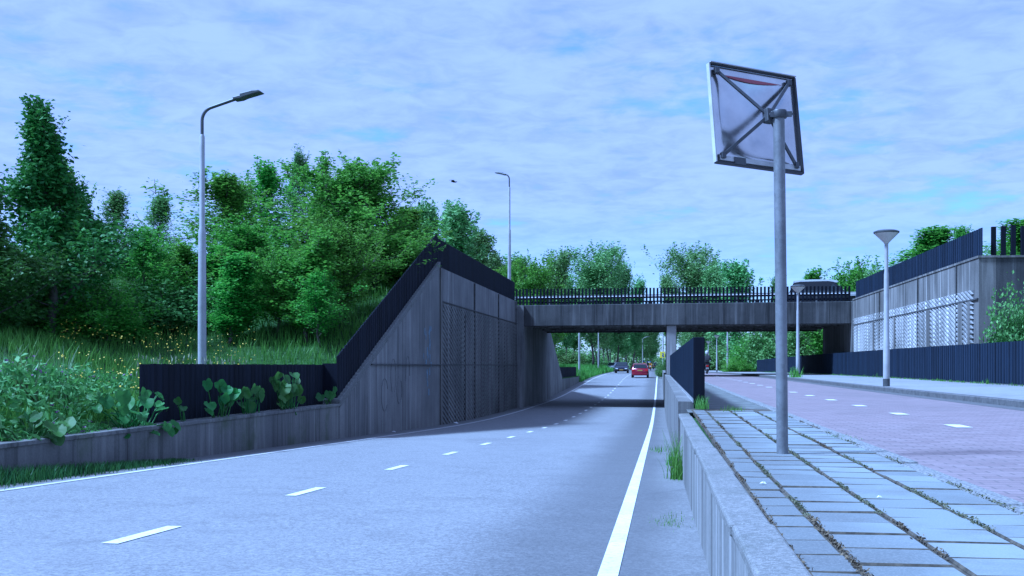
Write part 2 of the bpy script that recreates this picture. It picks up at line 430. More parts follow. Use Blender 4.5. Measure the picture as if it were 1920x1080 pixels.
MT['car_black'] = plain('black_car_paint', (.012, .013, .016), .25, .1, .05)
MT['car_white'] = plain('white_car_paint', (.62, .64, .64), .35, 0, .05)
MT['glass'] = plain('dark_car_glass', (.02, .026, .03), .06, 0, .1)
MT['tyre'] = plain('tyre_rubber', (.012, .012, .012), .9, 0, .2)
MT['rim'] = plain('wheel_rim', (.35, .35, .36), .35, .7, .1)
MT['tail'] = plain('tail_lamp_glass', (.45, .01, .01), .2, 0, .1)
MT['head'] = plain('headlamp_glass', (.8, .82, .85), .08, .1, .05)
MT['plate'] = plain('yellow_plate', (.42, .3, .06), .5, 0, .05)
MT['sign_y'] = plain('yellow_sign', (.72, .66, .03), .45, 0, .05)
MT['sign_b'] = plain('blue_sign', (.02, .07, .3), .45, 0, .05)
MT['skin'] = plain('skin', (.42, .25, .18), .6, 0, .1)
MT['jacket'] = plain('dark_jacket', (.02, .02, .022), .85, 0, .2)
MT['jacket_o'] = plain('orange_jacket', (.55, .24, .02), .8, 0, .1)
MT['jacket_b'] = plain('blue_jacket', (.03, .07, .25), .8, 0, .1)
MT['jeans'] = plain('dark_trousers', (.02, .024, .04), .9, 0, .2)
MT['bird'] = plain('dark_feathers', (.02, .02, .022), .8, 0, .2)
MT['litter'] = plain('white_litter', (.7, .7, .68), .7, 0, .1)
MT['moss'] = leafmat('seam_weeds', (.09, .10, .05), (.2, .2, .11), .2, 8)
MT['straw'] = plain('dry_moss', (.12, .095, .055), .95, 0, .5, 30)
MT['graffiti'] = plain('faded_blue_spray', (.06, .15, .24), .9, 0, .4, 8)

# ------------------------------------------------------------------ setting: ground, road, paths
def grid(name, xs, ys, zf, mat, xf=None):
    mb = MB(); nx = len(xs)
    vs = [((xf(x, y) if xf else x), y, zf(x, y)) for y in ys for x in xs]
    fs = [(j*nx+i, j*nx+i+1, (j+1)*nx+i+1, (j+1)*nx+i) for j in range(len(ys)-1) for i in range(nx-1)]
    mb.add(vs, fs); return mb.build(name, mat, None, 'all', fix=False)
YS = [-60, -45, -30, -20, -12] + list(range(-8, 25, 2)) + [25.2, 26, 28, 30, 32, 33.4, 34.92, 35.16, 37.2] + list(range(39, 130, 2)) + list(range(132, 232, 6)) + list(range(240, 720, 20)) + [760, 850, 1000, 1300, 1800, 2600]
YR = sorted(set([y for y in YS if y <= 1000]))
xs = [-2500, -1200, -600, -300, -150, -90] + list(range(-64, -22, 3)) + [-21.5, -20, -18.5, -17, -15.5, -14, -13, -12, -11, -10.2, -9.5, -9, -8.5, -8.1, -7.9, -7.62, -7.58, -5, -2, .30, .36, 2, 5, 8.9, 9.88, 9.92, 10.5, 11, 12, 13, 15, 17, 20, 24, 30, 38, 50, 80, 150, 300, 600, 1200, 2500]
def gx(x, y): return x + (xoff(y) if -9 < x < 11 else xoff(y) * max(0, 1 - (abs(x) - 9) / 150) if abs(x) < 159 else 0)
struct(grid('ground', xs, YS, G, MT['ground'], gx), 'green meadow ground and embankments')
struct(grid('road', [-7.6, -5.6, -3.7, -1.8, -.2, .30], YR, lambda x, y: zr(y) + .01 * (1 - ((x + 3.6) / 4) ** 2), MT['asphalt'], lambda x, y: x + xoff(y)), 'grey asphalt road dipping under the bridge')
def zrd(x, y): return zr(y) + .01 * (1 - ((x + 3.6) / 4) ** 2)
def strip(name, x0, x1, y0, y1, zf, mat, n=None, lift=.005):
    n = n or max(1, int((y1 - y0) / 2)); mb = MB()
    ys = [y0 + (y1 - y0) * i / n for i in range(n + 1)]
    vs = [(x + xoff(y), y, zf(x, y) + lift) for y in ys for x in (x0, x1)]
    mb.add(vs, [(2*i, 2*i+1, 2*i+3, 2*i+2) for i in range(n)]); return mb, name, mat
ml = MB()
for (a, b, m0) in ((-.345, -.23, 0),):
    ml2, _, _ = strip('', a, b, -8, 420, zrd, None, 214); ml.add(ml2.v, ml2.f)
struct(ml.build('edge_line', MT['white_line'], None, fix=False), 'solid white edge line along the right lane')
ml = MB()
ml2, _, _ = strip('', -6.86, -6.75, -8, 420, zrd, None, 214); ml.add(ml2.v, ml2.f)
struct(ml.build('edge_line', MT['worn_line'], None, fix=False), 'thin worn white edge line along the left lane')
ml = MB(); y = 7.43 - 8 - .8
while y < 320:
    ml2, _, _ = strip('', -3.70, -3.58, y + (.34 if 5 < y < 9 else 0), y + (1.34 if 5 < y < 9 else 1.0), zrd, None, 1); ml.add(ml2.v, ml2.f); y += 3.95
struct(ml.build('centre_line', MT['white_line'], None, fix=False), 'dashed white centre line')

struct(grid('bike_path', [1.58, 3.3, 4.78], YR, lambda x, y: zb(y), MT['bike'], lambda x, y: x + xoff(y)), 'red paved cycle path')
ml = MB(); y = 3.0
while y < 75:
    ml2, _, _ = strip('', 2.87, 3.03, y, y + .5, lambda x, yy: zb(yy), None, 1); ml.add(ml2.v, ml2.f); y += 2.72
struct(ml.build('cycle_path_line', MT['white_line'], None, fix=False), 'short white dashes down the cycle path')
struct(grid('gutter', [4.78, 5.12], YR, lambda x, y: zb(y) + .002, MT['gutter'], lambda x, y: x + xoff(y)))
mb = MB()
for y0, y1 in zip(YR[:-1], YR[1:]):
    if y0 < -10 or y1 > 240: continue
    vs = []
    for yy in (y0, y1):
        for (xx, dz) in ((5.12, -.1), (5.12, .085), (5.14, .1), (5.26, .1), (5.26, -.1)): vs.append((xx, yy, zb(yy) + dz))
    mb.add(vs, [(i, i+1, i+6, i+5) for i in range(4)])
struct(mb.build('kerb', MT['gutter'], None, fix=True), 'concrete kerb on the right of the cycle path')
struct(grid('sidewalk', [5.26, 7, 8.6, 9.88], [y for y in YR if y < 245], lambda x, y: zb(y) + .096 + .0 * x, MT['flags']), 'grey sidewalk by the black fence')
# left edge of the cycle path: washed gravel kerb flush with the tiles
mb = MB()
y = -6
while y < 110:
    l_ = 1.0
    j = rnd.uniform(-.006, .006)
    mb.box(1.46 + j, y, zb(y + .5) - .1, 1.58 + j, y + l_ - .012, zb(y + .5) + .022 + rnd.uniform(-.005, .005)); y += l_
struct(mb.build('path_edging', MT['kerb'], None, bevel=.008), 'gravelly edging stones between tiles and cycle path')
# tiled sidewalk at the camera's feet: real tiles over dark soil
struct(grid('joint_soil', [.42, .9, 1.46], [y for y in YR if -9 <= y <= 15] + [15.2], lambda x, y: zb(y) + .008, MT['soil']))
mb = MB(); cols = [(.425, .585), (.59, .89), (.895, 1.195), (1.2, 1.455)]
for ci, (x0, x1) in enumerate(cols):
    y = -6 + (.15 if ci % 2 else 0)
    while y < 14.2:
        g = .005; z = zb(y) + .022 + rnd.uniform(-.003, .003); t = rnd.uniform(-.0014, .0014); u = rnd.uniform(-.0014, .0014); j = rnd.uniform(-.004, .004)
        a0, a1, b0, b1 = x0 + g + j, x1 - g + j, y + g, y + .3 - g; e = .006
        vs = [(a0, b0, z - .05), (a1, b0, z - .05), (a1, b1, z - .05), (a0, b1, z - .05)]
        vs += [(a0, b0, z + t + u - .008), (a1, b0, z - t + u - .008), (a1, b1, z - t - u - .008), (a0, b1, z + t - u - .008)]
        vs += [(a0 + e, b0 + e, z + t + u), (a1 - e, b0 + e, z - t + u), (a1 - e, b1 - e, z - t - u), (a0 + e, b1 - e, z + t - u)]
        mb.add(vs, [(8, 9, 10, 11)] + [(4+i, 4+(i+1)%4, 8+(i+1)%4, 8+i) for i in range(4)] + [(i, (i+1)%4, 4+(i+1)%4, 4+i) for i in range(4)])
        y += .3
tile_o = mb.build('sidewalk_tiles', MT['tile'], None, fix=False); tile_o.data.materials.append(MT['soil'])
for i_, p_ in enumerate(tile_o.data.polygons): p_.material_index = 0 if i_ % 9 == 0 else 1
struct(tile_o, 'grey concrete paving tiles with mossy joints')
struct(grid('footpath', [.36, .9, 1.46], [14.2] + [y for y in YR if 15 <= y <= 240], lambda x, y: zb(y) + .002, MT['oldpath']), 'old dark footpath behind the short black fence')

# ------------------------------------------------------------------ walls
def wall_yz(name, x0, x1, top, bot, mat, parent, ys):
    """wall in the y direction between x0 and x1 with top and bottom curves"""
    mb = MB(); n = len(ys); vs = []
    for y in ys: vs += [(x0, y, bot(y)), (x1, y, bot(y)), (x1, y, top(y)), (x0, y, top(y))]
    fs = [(0,1,2,3), (4*n-4, 4*n-1, 4*n-2, 4*n-3)]
    for i in range(n-1):
        o = 4*i
        for k in range(4): fs.append((o+k, o+4+k, o+4+(k+1)%4, o+(k+1)%4))
    mb.add(vs, fs); return mb.build(name, mat, parent)
def rng(a, b, st):
    n = max(1, round((b - a) / st)); return [a + (b - a) * i / n for i in range(n + 1)]
def slats(mb, x, y0, y1, bot, top, w=.095, gap=.012, t=.028):
    y = y0; k = 0; xf = x if callable(x) else (lambda _y, _x=x: _x)
    while y + w <= y1 + 1e-6:
        x = xf(y)
        dx = .012 * (k % 2)
        b0, b1, t0, t1 = bot(y), bot(y + w), top(y), top(y + w)
        r = rnd.uniform(-.006, .006)
        vs = [(x-t/2+dx, y, b0), (x+t/2+dx, y, b0), (x+t/2+dx, y+w, b1), (x-t/2+dx, y+w, b1), (x-t/2+dx, y, t0+r), (x+t/2+dx, y, t0+r), (x+t/2+dx, y+w, t1+r), (x-t/2+dx, y+w, t1+r)]
        mb.add(vs, [(0,3,2,1),(4,5,6,7),(0,1,5,4),(1,2,6,5),(2,3,7,6),(3,0,4,7)])
        y += w + gap; k += 1
def rails(x, y0, y1, zs, parent, mat, st=2, w=.05, h=.07):
    for i, zf in enumerate(zs):
        wall_yz('rail', x - w/2, x + w/2, lambda y: zf(y) + h/2, lambda y: zf(y) - h/2, mat, parent, rng(y0, y1, st))

rb = lambda y: zr(y) - .6
# left low wall, near
o = empty('retaining_wall', (XL, 0, 0), 'low mossy concrete wall left of the road below the black fence', 'wall')
o.location = (0, 0, 0)
wall_yz('wall', XL - .3, XL, lambda y: -.36, rb, MT['conc_low'], o, rng(-30, 25.2, 4))
mb = MB(); y = -30
while y < 25.0:
    mb.box(XL - .34, y, -.36, XL + .025, min(25.2, y + 3.1) - .012, -.30); y += 3.1
mb.build('coping', MT['conc_low'], o, bevel=.012)
# left wing wall
wy = rng(25.2, 37.2, 2); wy2 = rng(37.2, 57.9, 2)
o = empty('wing_wall', (0, 0, 0), 'tall streaked concrete wing wall left of the road, rising to the bridge', 'wall')
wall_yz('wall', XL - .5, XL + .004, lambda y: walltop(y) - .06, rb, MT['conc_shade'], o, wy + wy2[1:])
mb = MB()
for a, b in zip(rng(25.2, 37.2, 1.5)[:-1], rng(25.2, 37.2, 1.5)[1:]):
    za, zb_ = walltop(a) - .06, walltop(b - .02) - .06
    mb.add([(XL-.52, a, za), (XL+.03, a, za), (XL+.03, b-.02, zb_), (XL-.52, b-.02, zb_), (XL-.52, a, za+.2), (XL+.03, a, za+.2), (XL+.03, b-.02, zb_+.2), (XL-.52, b-.02, zb_+.2)],
           [(0,3,2,1),(4,5,6,7),(0,1,5,4),(1,2,6,5),(2,3,7,6),(3,0,4,7)])
mb.build('sloping_coping', MT['conc_edge'], o, bevel=.02)
def ribs(y0, y1, z0f, z1, sgn, x, depth, pitch, mat, parent, joints=()):
    """slanting concrete ribs standing proud of a wall face at x; sgn gives the side they face"""
    mb = MB(); c = y0 - 6; w = pitch * .5; sl_ = .36
    rngc = []
    cc = y0 - 16
    while cc < y1 + 16:
        rngc.append(cc); cc += pitch
    for c in rngc:
        # line: y = c + (z1 - z) / sl_ * dirn ; dirn so that ribs run down to the right in the view
        dirn = 1 if sgn > 0 else -1
        pts = []
        def yat(z): return c + (z1 - z) / sl_ * dirn
        ztop, zbot = z1, min(z0f(y0), z0f(y1))
        lo, hi = (y0, y1 - w)
        # clip in y
        def zat(y): return z1 - (y - c) * sl_ * dirn
        zs_ = sorted((zat(lo), zat(hi)))
        a = max(zbot, zs_[0]); b = min(ztop, zs_[1])
        if b - a < .03: continue
        ya, yb = yat(a), yat(b)
        ins = depth * .5
        x1 = x + sgn * depth
        vs = [(x, ya, a), (x, ya + w, a), (x, yb + w, b), (x, yb, b), (x1, ya + ins, a), (x1, ya + w - ins, a), (x1, yb + w - ins, b), (x1, yb + ins, b)]
        mb.add(vs, [(4,5,6,7),(0,1,5,4),(1,2,6,5),(2,3,7,6),(3,0,4,7)])
    return mb.build('ribbed_panel', mat, parent)
ribs(37.5, 57.6, lambda y: -1.6, 2.75, 1, XL + .004, .03, .52, MT['conc_rib_dark'], o)
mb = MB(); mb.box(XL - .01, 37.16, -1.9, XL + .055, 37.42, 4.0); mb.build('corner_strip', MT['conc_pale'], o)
mb = MB()
for z in (2.83, .62): mb.box(XL - .01, 28.0 if z < 1 else 37.45, z, XL + .06, 57.7, z + .035)
for yy in (44.2, 50.9, 57.2): mb.box(XL - .01, yy, -1.7, XL + .062, yy + .05, 3.98)
for yy in (41.9,): mb.box(XL - .01, yy, -1.7, XL + .062, yy + .09, 2.6)
mb.build('joint', MT['joint'], o)
mb = MB()      # faded spray loops on the smooth face
def loop(cy, cz, ry, rz, a0, a1):
    pts = [(XL + .008, cy + ry * math.cos(R(t)), cz + rz * math.sin(R(t))) for t in range(a0, a1 + 1, 15)]
    mb.tube(pts, .011, 5)
for q in ((29.5, -.2, .35, .45, 20, 330), (30.5, .3, .3, .5, -60, 250), (31.2, -.1, .3, .4, 100, 400), (32.3, .3, .25, .6, 0, 200)): loop(*q)
mb.build('faint_graffiti', MT['conc_stain'], o)
mb = MB()
for q in range(22):
    cy, cz = 35.2 + rnd.gauss(0, .25), .7 + rnd.gauss(0, .7)
    mb.box(XL, cy, cz, XL + .0075 + q * .0002, cy + rnd.uniform(.05, .2), cz + rnd.uniform(.06, .3))
# (blue spray stain is kept thin and faint)
mb.build('blue_spray_stain', plain('faint_blue_stain', (.14, .19, .24), .9, 0, .3, 9), o)
# fence on left walls
o = empty('board_fence', (0, 0, 0), 'black vertical board fence on the low wall, climbing the wing wall at left', 'fence')
mb = MB(); slats(mb, XL - .42, 16.0, 25.3, lambda y: -.5, lambda y: .63); mb.build('slat_panel', MT['fence'], o)
ft = lambda y: max(.63, walltop(y) + 1.12) if y < 37.2 else walltop(y) + .95
mb = MB(); slats(mb, XL - .10, 25.34, 37.4, lambda y: walltop(y) - .05, ft); mb.build('sloping_slat_panel', MT['fence'], o)
mb = MB(); mb.box(XL - .44, 25.29, -.5, XL - .08, 25.335, .66); mb.build('corner_board', MT['fence'], o)
mb = MB(); slats(mb, XL - .10, 37.41, 57.6, lambda y: 4.0, lambda y: 5.03); mb.build('slat_panel', MT['fence'], o)
# far wing and low wall with fence beyond the bridge
o = empty('wing_wall', (0, 0, 0), 'far concrete wing wall sloping down beyond the bridge at left', 'wall')
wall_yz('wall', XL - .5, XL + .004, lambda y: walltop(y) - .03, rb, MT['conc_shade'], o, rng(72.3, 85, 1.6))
wall_yz('low_wall', XL - .35, XL, lambda y: -.42, rb, MT['conc_low'], o, rng(85, 103, 3))
o = empty('board_fence', (0, 0, 0), 'dark board fence on the low wall beyond the bridge at left', 'fence')
mb = MB(); slats(mb, XL - .3, 85.1, 103.4, lambda y: -.5, lambda y: .5, .2, .015); mb.build('slat_panel', MT['fence'], o)

# right big wall
XR = 9.6
o = empty('retaining_wall', (0, 0, 0), 'tall pale concrete wall right of the cycle path with slanting ribs', 'wall')
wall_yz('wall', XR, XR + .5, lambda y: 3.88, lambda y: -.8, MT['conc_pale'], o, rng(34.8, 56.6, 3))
mb = MB(); mb.box(XR + .504, 34.8, -.8, 34, 35.3, 3.876); mb.build('return_wall', MT['conc_bridge'], o)
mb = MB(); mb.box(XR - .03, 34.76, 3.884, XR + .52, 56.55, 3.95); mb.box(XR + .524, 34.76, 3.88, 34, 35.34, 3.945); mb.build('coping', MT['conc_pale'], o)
ribs(35.3, 56.4, lambda y: 0.0, 2.95, -1, XR, .045, .42, MT['conc_rib'], o)
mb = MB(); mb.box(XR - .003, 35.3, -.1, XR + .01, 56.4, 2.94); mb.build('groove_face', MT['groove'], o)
mb = MB(); mb.box(XR - .054, 34.82, 2.62, XR + .01, 56.5, 2.665)
for yy in (37.2, 42.6, 49.8): mb.box(XR - .054, yy, -.1, XR + .01, yy + .035, 3.86)
mb.build('joint', MT['joint'], o)
mb = MB()
for yy, w in ((35.6, .28), (36.5, .5), (40.7, .6), (46.5, .35), (50.9, .4)): mb.box(XR - .048, yy, -.1, XR + .02, yy + w, 2.61)
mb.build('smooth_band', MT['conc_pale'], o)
o = empty('board_fence', (0, 0, 0), 'black board fence along the top of the pale right wall', 'fence')
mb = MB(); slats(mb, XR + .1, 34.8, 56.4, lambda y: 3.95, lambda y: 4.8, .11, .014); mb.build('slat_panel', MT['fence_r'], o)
o = empty('bar_fence', (0, 0, 0), 'open black bar fence on the wall at the right edge of the view', 'fence')
mb = MB(); x = XR + .42
while x < 20: mb.box(x, 34.95, 3.94, x + .13, 35.05, 4.86 + rnd.uniform(-.02, .02)); x += .285
mb.build('bar_row', MT['fence'], o)
# low fence along the right sidewalk
XF = 8.75
o = empty('board_fence', (0, 0, 0), 'long low black board fence along the right sidewalk', 'fence')
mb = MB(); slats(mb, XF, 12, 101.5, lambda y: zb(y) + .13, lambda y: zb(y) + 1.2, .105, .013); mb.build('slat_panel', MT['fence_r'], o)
rails(XF + .045, 12, 101.4, (lambda y: zb(y) + .3, lambda y: zb(y) + 1.0), o, MT['fence'], 3, .04)
mb = MB(); y = 12
while y < 100:
    mb.box(XF - .02, y, zb(y) + .05, XF + .03, y + 1.58, zb(y) + .115); y += 1.6
mb.build('base_strip', MT['kerb'], o)

# parapet between road and sidewalk
o = empty('parapet_wall', (0, 0, 0), 'pale concrete parapet with coping between the road and the tiled sidewalk', 'wall')
pt = lambda y: .035 - .006 * max(0, y)
wall_yz('wall', XRW, .40, lambda y: pt(y) - .05, rb, MT['conc_parapet'], o, rng(-6, 15.2, 1.5))
mb = MB(); y = -6; wid = [1.25, 1.9, 1.6, 2.2, 1.5]
i = 0
while y < 15.15:
    l_ = min([2.1, 1.95, 2.05][i % 3], 15.2 - y); j = rnd.uniform(-.006, .006)
    za, zc = pt(y), pt(y + l_)
    a0, a1 = XRW - .02 + j, .415 + j
    mb.add([(a0, y, za-.05), (a1, y, za-.05), (a1, y+l_-.012, zc-.05), (a0, y+l_-.012, zc-.05), (a0, y, za), (a1, y, za+.006), (a1, y+l_-.012, zc+.006), (a0, y+l_-.012, zc)],
           [(0,3,2,1),(4,5,6,7),(0,1,5,4),(1,2,6,5),(2,3,7,6),(3,0,4,7)]); y += l_; i += 1
mb.build('coping', MT['coping'], o, bevel=.012)
o = empty('retaining_wall', (0, 0, 0), 'grey concrete wall under the short black fence and beneath the bridge pier', 'wall')
wall_yz('wall', XRW - .03, .60, lambda y: .1 + .0008 * y, rb, MT['conc_shade'], o, rng(15.21, 104, 3))
o = empty('board_fence', (0, 0, 0), 'short dark slatted fence between road and cycle path ending in a thick end board', 'fence')
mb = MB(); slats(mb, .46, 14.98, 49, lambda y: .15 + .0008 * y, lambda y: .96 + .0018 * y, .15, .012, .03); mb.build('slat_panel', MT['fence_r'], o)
mb = MB(); mb.box(.45, 14.9, .03, .60, 14.96, .985); mb.build('end_board', MT['fence'], o, bevel=.008)
mb = MB(); y = 15.1; poly = [(48, .1), (15.1, .1)]
while y < 47.6: t_ = .15 + .0008 * y; poly += [(y, t_), (y + .1, t_), (y + .1, .118), (y + .3, .118)]; y += .3
mb.prism(poly, 'x', .44, .475)
mb.build('light_gap_strip', MT['rim_white'], o)  # white teeth stand in for daylight gaps under the boards

# ------------------------------------------------------------------ bridge
br = empty('bridge', (0, 0, 0), 'concrete road bridge crossing over the road and cycle path', 'bridge')
SK = (56.75 - 58.2) / (9.6 - XL)
def by(x): return 58.2 + (x - XL) * SK          # front face line
def skew(mb, x0, x1, dy0, dy1, z0, z1):
    mb.add([(x0, by(x0)+dy0, z0), (x1, by(x1)+dy0, z0), (x1, by(x1)+dy1, z0), (x0, by(x0)+dy1, z0), (x0, by(x0)+dy0, z1), (x1, by(x1)+dy0, z1), (x1, by(x1)+dy1, z1), (x0, by(x0)+dy1, z1)],
           [(0,3,2,1),(4,5,6,7),(0,1,5,4),(1,2,6,5),(2,3,7,6),(3,0,4,7)])
mb = MB(); skew(mb, -7.2, 9.55, 0, .45, 2.72, 3.85); mb.build('girder', MT['conc_bridge'], br, bevel=.03)
mb = MB(); skew(mb, -7.2, 9.55, 11.9, 12.3, 2.72, 3.85); mb.build('girder', MT['conc_bridge'], br)
mb = MB(); skew(mb, -7.4, 9.7, .452, 11.898, 2.93, 3.7); mb.build('deck_slab', MT['conc_smooth'], br)  # slab and beams paler, standing in for light bounced off the road
for k in range(5):
    mb = MB(); skew(mb, -7.3, 9.6, 1.9 + k*2.1, 2.35 + k*2.1, 2.77, 2.926); mb.build('beam', MT['conc_parapet'], br)
mb = MB(); skew(mb, -7.98, -7.203, -.25, 13.9, -2.3, 3.84); mb.build('abutment', MT['conc_shade'], br)
mb = MB(); skew(mb, 9.56, 10.4, -.06, 9.8, -.6, 3.84); mb.build('abutment', MT['conc_shade'], br)
for k in range(3):
    y0 = by(.6) + .15 + k * 5.4
    mb = MB(); mb.box(.36, y0, .14, .86, y0 + .5, 2.716 if k == 0 else 2.76); mb.build('pillar', MT['conc_smooth'], br, bevel=.03)
mb = MB(); mb.box(.3, by(.6) + .02, 2.56, .3 + .01, by(.6) + .03, 2.57)
# railing of upright bars on the front girder
o = empty('bridge_railing', (0, 0, 0), 'black railing of upright bars along the front edge of the bridge', 'railing')
mb = MB(); x = -7.684
while x < 9.5:
    y = by(x) + .1; h = 4.73 - (x + 7) * .006 + rnd.uniform(-.01, .01)
    mb.box(x, y, 3.85, x + .098, y + .07, h); x += .188
mb.build('bar_row', MT['fence'], o)
mb = MB(); skew(mb, -7.7, 9.5, .171, .21, 3.95, 4.02); skew(mb, -7.7, 9.5, .171, .21, 4.16, 4.24); mb.build('rail', MT['fence'], o)
o = empty('bridge_railing', (0, 0, 0), 'black railing of upright bars along the rear edge of the bridge', 'railing')
mb = MB(); x = -7.12
while x < 9.5:
    mb.box(x, by(x) + 12.05, 3.85, x + .085, by(x) + 12.12, 4.72); x += .188
mb.build('bar_row', MT['fence'], o)
o = empty('guard_rail', (0, 0, 0), 'pale steel guard rail behind the bridge railing', 'guard rail')
mb = MB(); x0, x1 = -30, 30
prof = [(0, 4.17), (.04, 4.2), (.0, 4.27), (.04, 4.32), (0, 4.36)]
for (a, b) in zip(prof[:-1], prof[1:]):
    mb.add([(x0, by(x0)+1.3+a[0], a[1]+.06), (x1, by(x1)+1.3+a[0], a[1]+.06), (x1, by(x1)+1.3+b[0], b[1]+.06), (x0, by(x0)+1.3+b[0], b[1]+.06)], [(0,1,2,3)])
mb.build('beam', MT['car_white'], o)
x = -20
while x < 20:
    mb = MB(); mb.box(x, by(x)+1.36, 3.72, x + .1, by(x)+1.44, 4.36); x += 2; mb.build('post', MT['galv'], o)
mb = MB()
vs = []; XX = [-90, -40, -7.6, 0, 9.7, 40, 90]
for x in XX: vs += [(x, by(x) + 1.0, 3.74), (x, by(x) + 11.7, 3.74)]
mb.add(vs, [(2*i, 2*i+2, 2*i+3, 2*i+1) for i in range(len(XX)-1)])
struct(mb.build('upper_road', MT['asphalt'], None, fix=False), 'road across the bridge')

# ------------------------------------------------------------------ traffic mirror
mp = P(1467, 7.4)
o = empty('traffic_mirror', (mp[0], mp[1], zb(mp[1]) + .02), 'square traffic mirror seen from behind on a galvanised pole in the tiled sidewalk', 'mirror')
inv = Matrix.Translation((-mp[0], -mp[1], -zb(mp[1]) - .02))
hp = 2.32
mb = MB(); mb.tube([(0, 0, -.1), (0, 0, hp * .5), (-.004, 0, hp)], .0385, 24); pole_o = mb.build('pole', MT['galv'], o, True)
pole_o.rotation_euler = (0, R(-.5), 0)
def loc(px, d, py): return inv @ Vector(P(px, d, py))
def turn(v): return Vector((v[0] * math.cos(AZ) - v[1] * math.sin(AZ), v[0] * math.sin(AZ) + v[1] * math.cos(AZ), v[2]))
C_ = inv @ (turn((1.683, 7.55, 1.704)) + Vector((0, 0, HC)))
ux = turn((.9149, .4017, -.0397)).normalized(); uz = turn((-.0376, .1827, .9825)); uz = (uz - ux * uz.dot(ux)).normalized()
un = uz.cross(ux)                                 # the mirror's face looks this way, away from the camera
if un.y < 0: un = -un
hw, hh = .361, .356
def q(u, v, n=0): return C_ + ux * (u * hw) + uz * (v * hh) + un * n
M_ = Matrix((( *ux, ), (*uz, ), (*un, ))).transposed()
# dished stainless back plate (bulges away from us, so we look into a shallow hollow)
mb = MB(); n = 26; vs = []
for j in range(n + 1):
    for i in range(n + 1):
        u, v = -1 + 2*i/n, -1 + 2*j/n
        r = max(0, 1 - (u/.84)**2) * max(0, 1 - (v/.84)**2)
        vs.append(q(u * .985, v * .985, .012 + .05 * r))
mb.add(vs, [(j*(n+1)+i, j*(n+1)+i+1, (j+1)*(n+1)+i+1, (j+1)*(n+1)+i) for j in range(n) for i in range(n)])
mb.build('back_plate', MT['steel_back'], o, 'all')
def bar(mb, a, b, w, d):
    a, b = Vector(a), Vector(b); t = (b - a).normalized(); s1 = t.cross(un).normalized() * w / 2; s2 = t.cross(s1).normalized() * d / 2
    mb.add([a-s1-s2, a+s1-s2, a+s1+s2, a-s1+s2, b-s1-s2, b+s1-s2, b+s1+s2, b-s1+s2], [(0,3,2,1),(4,5,6,7),(0,1,5,4),(1,2,6,5),(2,3,7,6),(3,0,4,7)])
mb = MB(); k = 1.0
bar(mb, q(-1, 1), q(1, 1), .01, .022); bar(mb, q(1, 1), q(1, -1), .014, .026); bar(mb, q(-1, -1), q(1, -1), .014, .03)
mb.build('dark_edge', MT['rim_dark'], o)
mb = MB(); bar(mb, q(-1, 1.0), q(-1, -1.0), .009, .034); bar(mb, q(-.97, 1.025), q(1.02, 1.025), .006, .04); mb.build('pale_edge', MT['rim_white'], o)
mb = MB(); bar(mb, q(-.9, -.9, -.004), q(.95, -.9, -.004), .035, .008); mb.build('lower_strip', MT['rim_white'], o)
mb = MB(); bar(mb, q(-.6, -.93, -.014), q(-.34, -.93, -.014), .05, .006); mb.build('grey_patch', MT['frame_grey'], o)
mb = MB(); pts = []; n = 14
for i in range(n + 1):
    u = -.78 + 1.5 * i / n; pts.append(q(u, .82, .004)); 
for i in range(n, -1, -1):
    u = -.78 + 1.5 * i / n; pts.append(q(u, .83 - .085 * math.sin(math.pi * i / n), .006))
mb.add(pts, [(i, i+1, 2*n-i, 2*n+1-i) for i in range(n)])
mb.build('red_arc', MT['red'], o, fix=False)
hub = loc(1441, 7.44, 217)
mb = MB()
for u, v in ((-.84, .86), (.84, .86), (.84, -.86), (-.84, -.86)):
    e = q(u, v, -.012); h2 = hub + (e - hub).normalized() * .03 + un * .0
    bar(mb, h2, e, .022, .012)
    bar(mb, e - uz * .02, e + uz * .02, .03, .03)
mb.build('cross_brace', MT['frame_grey'], o)
mb = MB(); bar(mb, hub - uz * .05, hub + uz * .045, .06, .06)
bar(mb, hub - Vector((0, 0, .005)), Vector((-.02, 0, hp - .02)), .05, .04)
mb.build('bracket', MT['frame_grey'], o, bevel=.006)
mb = MB(); mb.lathe([(.0, hp-.05), (.047, hp-.05), (.05, hp-.046), (.05, hp-.004), (.046, hp+.004), (0, hp+.006)], 24, (-.02, 0, 0))
mb.box(.02, -.03, hp-.045, .06, -.012, hp-.01); mb.box(-.085, -.03, hp-.045, -.06, -.012, hp-.01)
mb.tube([(-.09, -.02, hp-.027), (.065, -.02, hp-.027)], .009, 8)
mb.build('clamp', MT['frame_grey'], o, True)

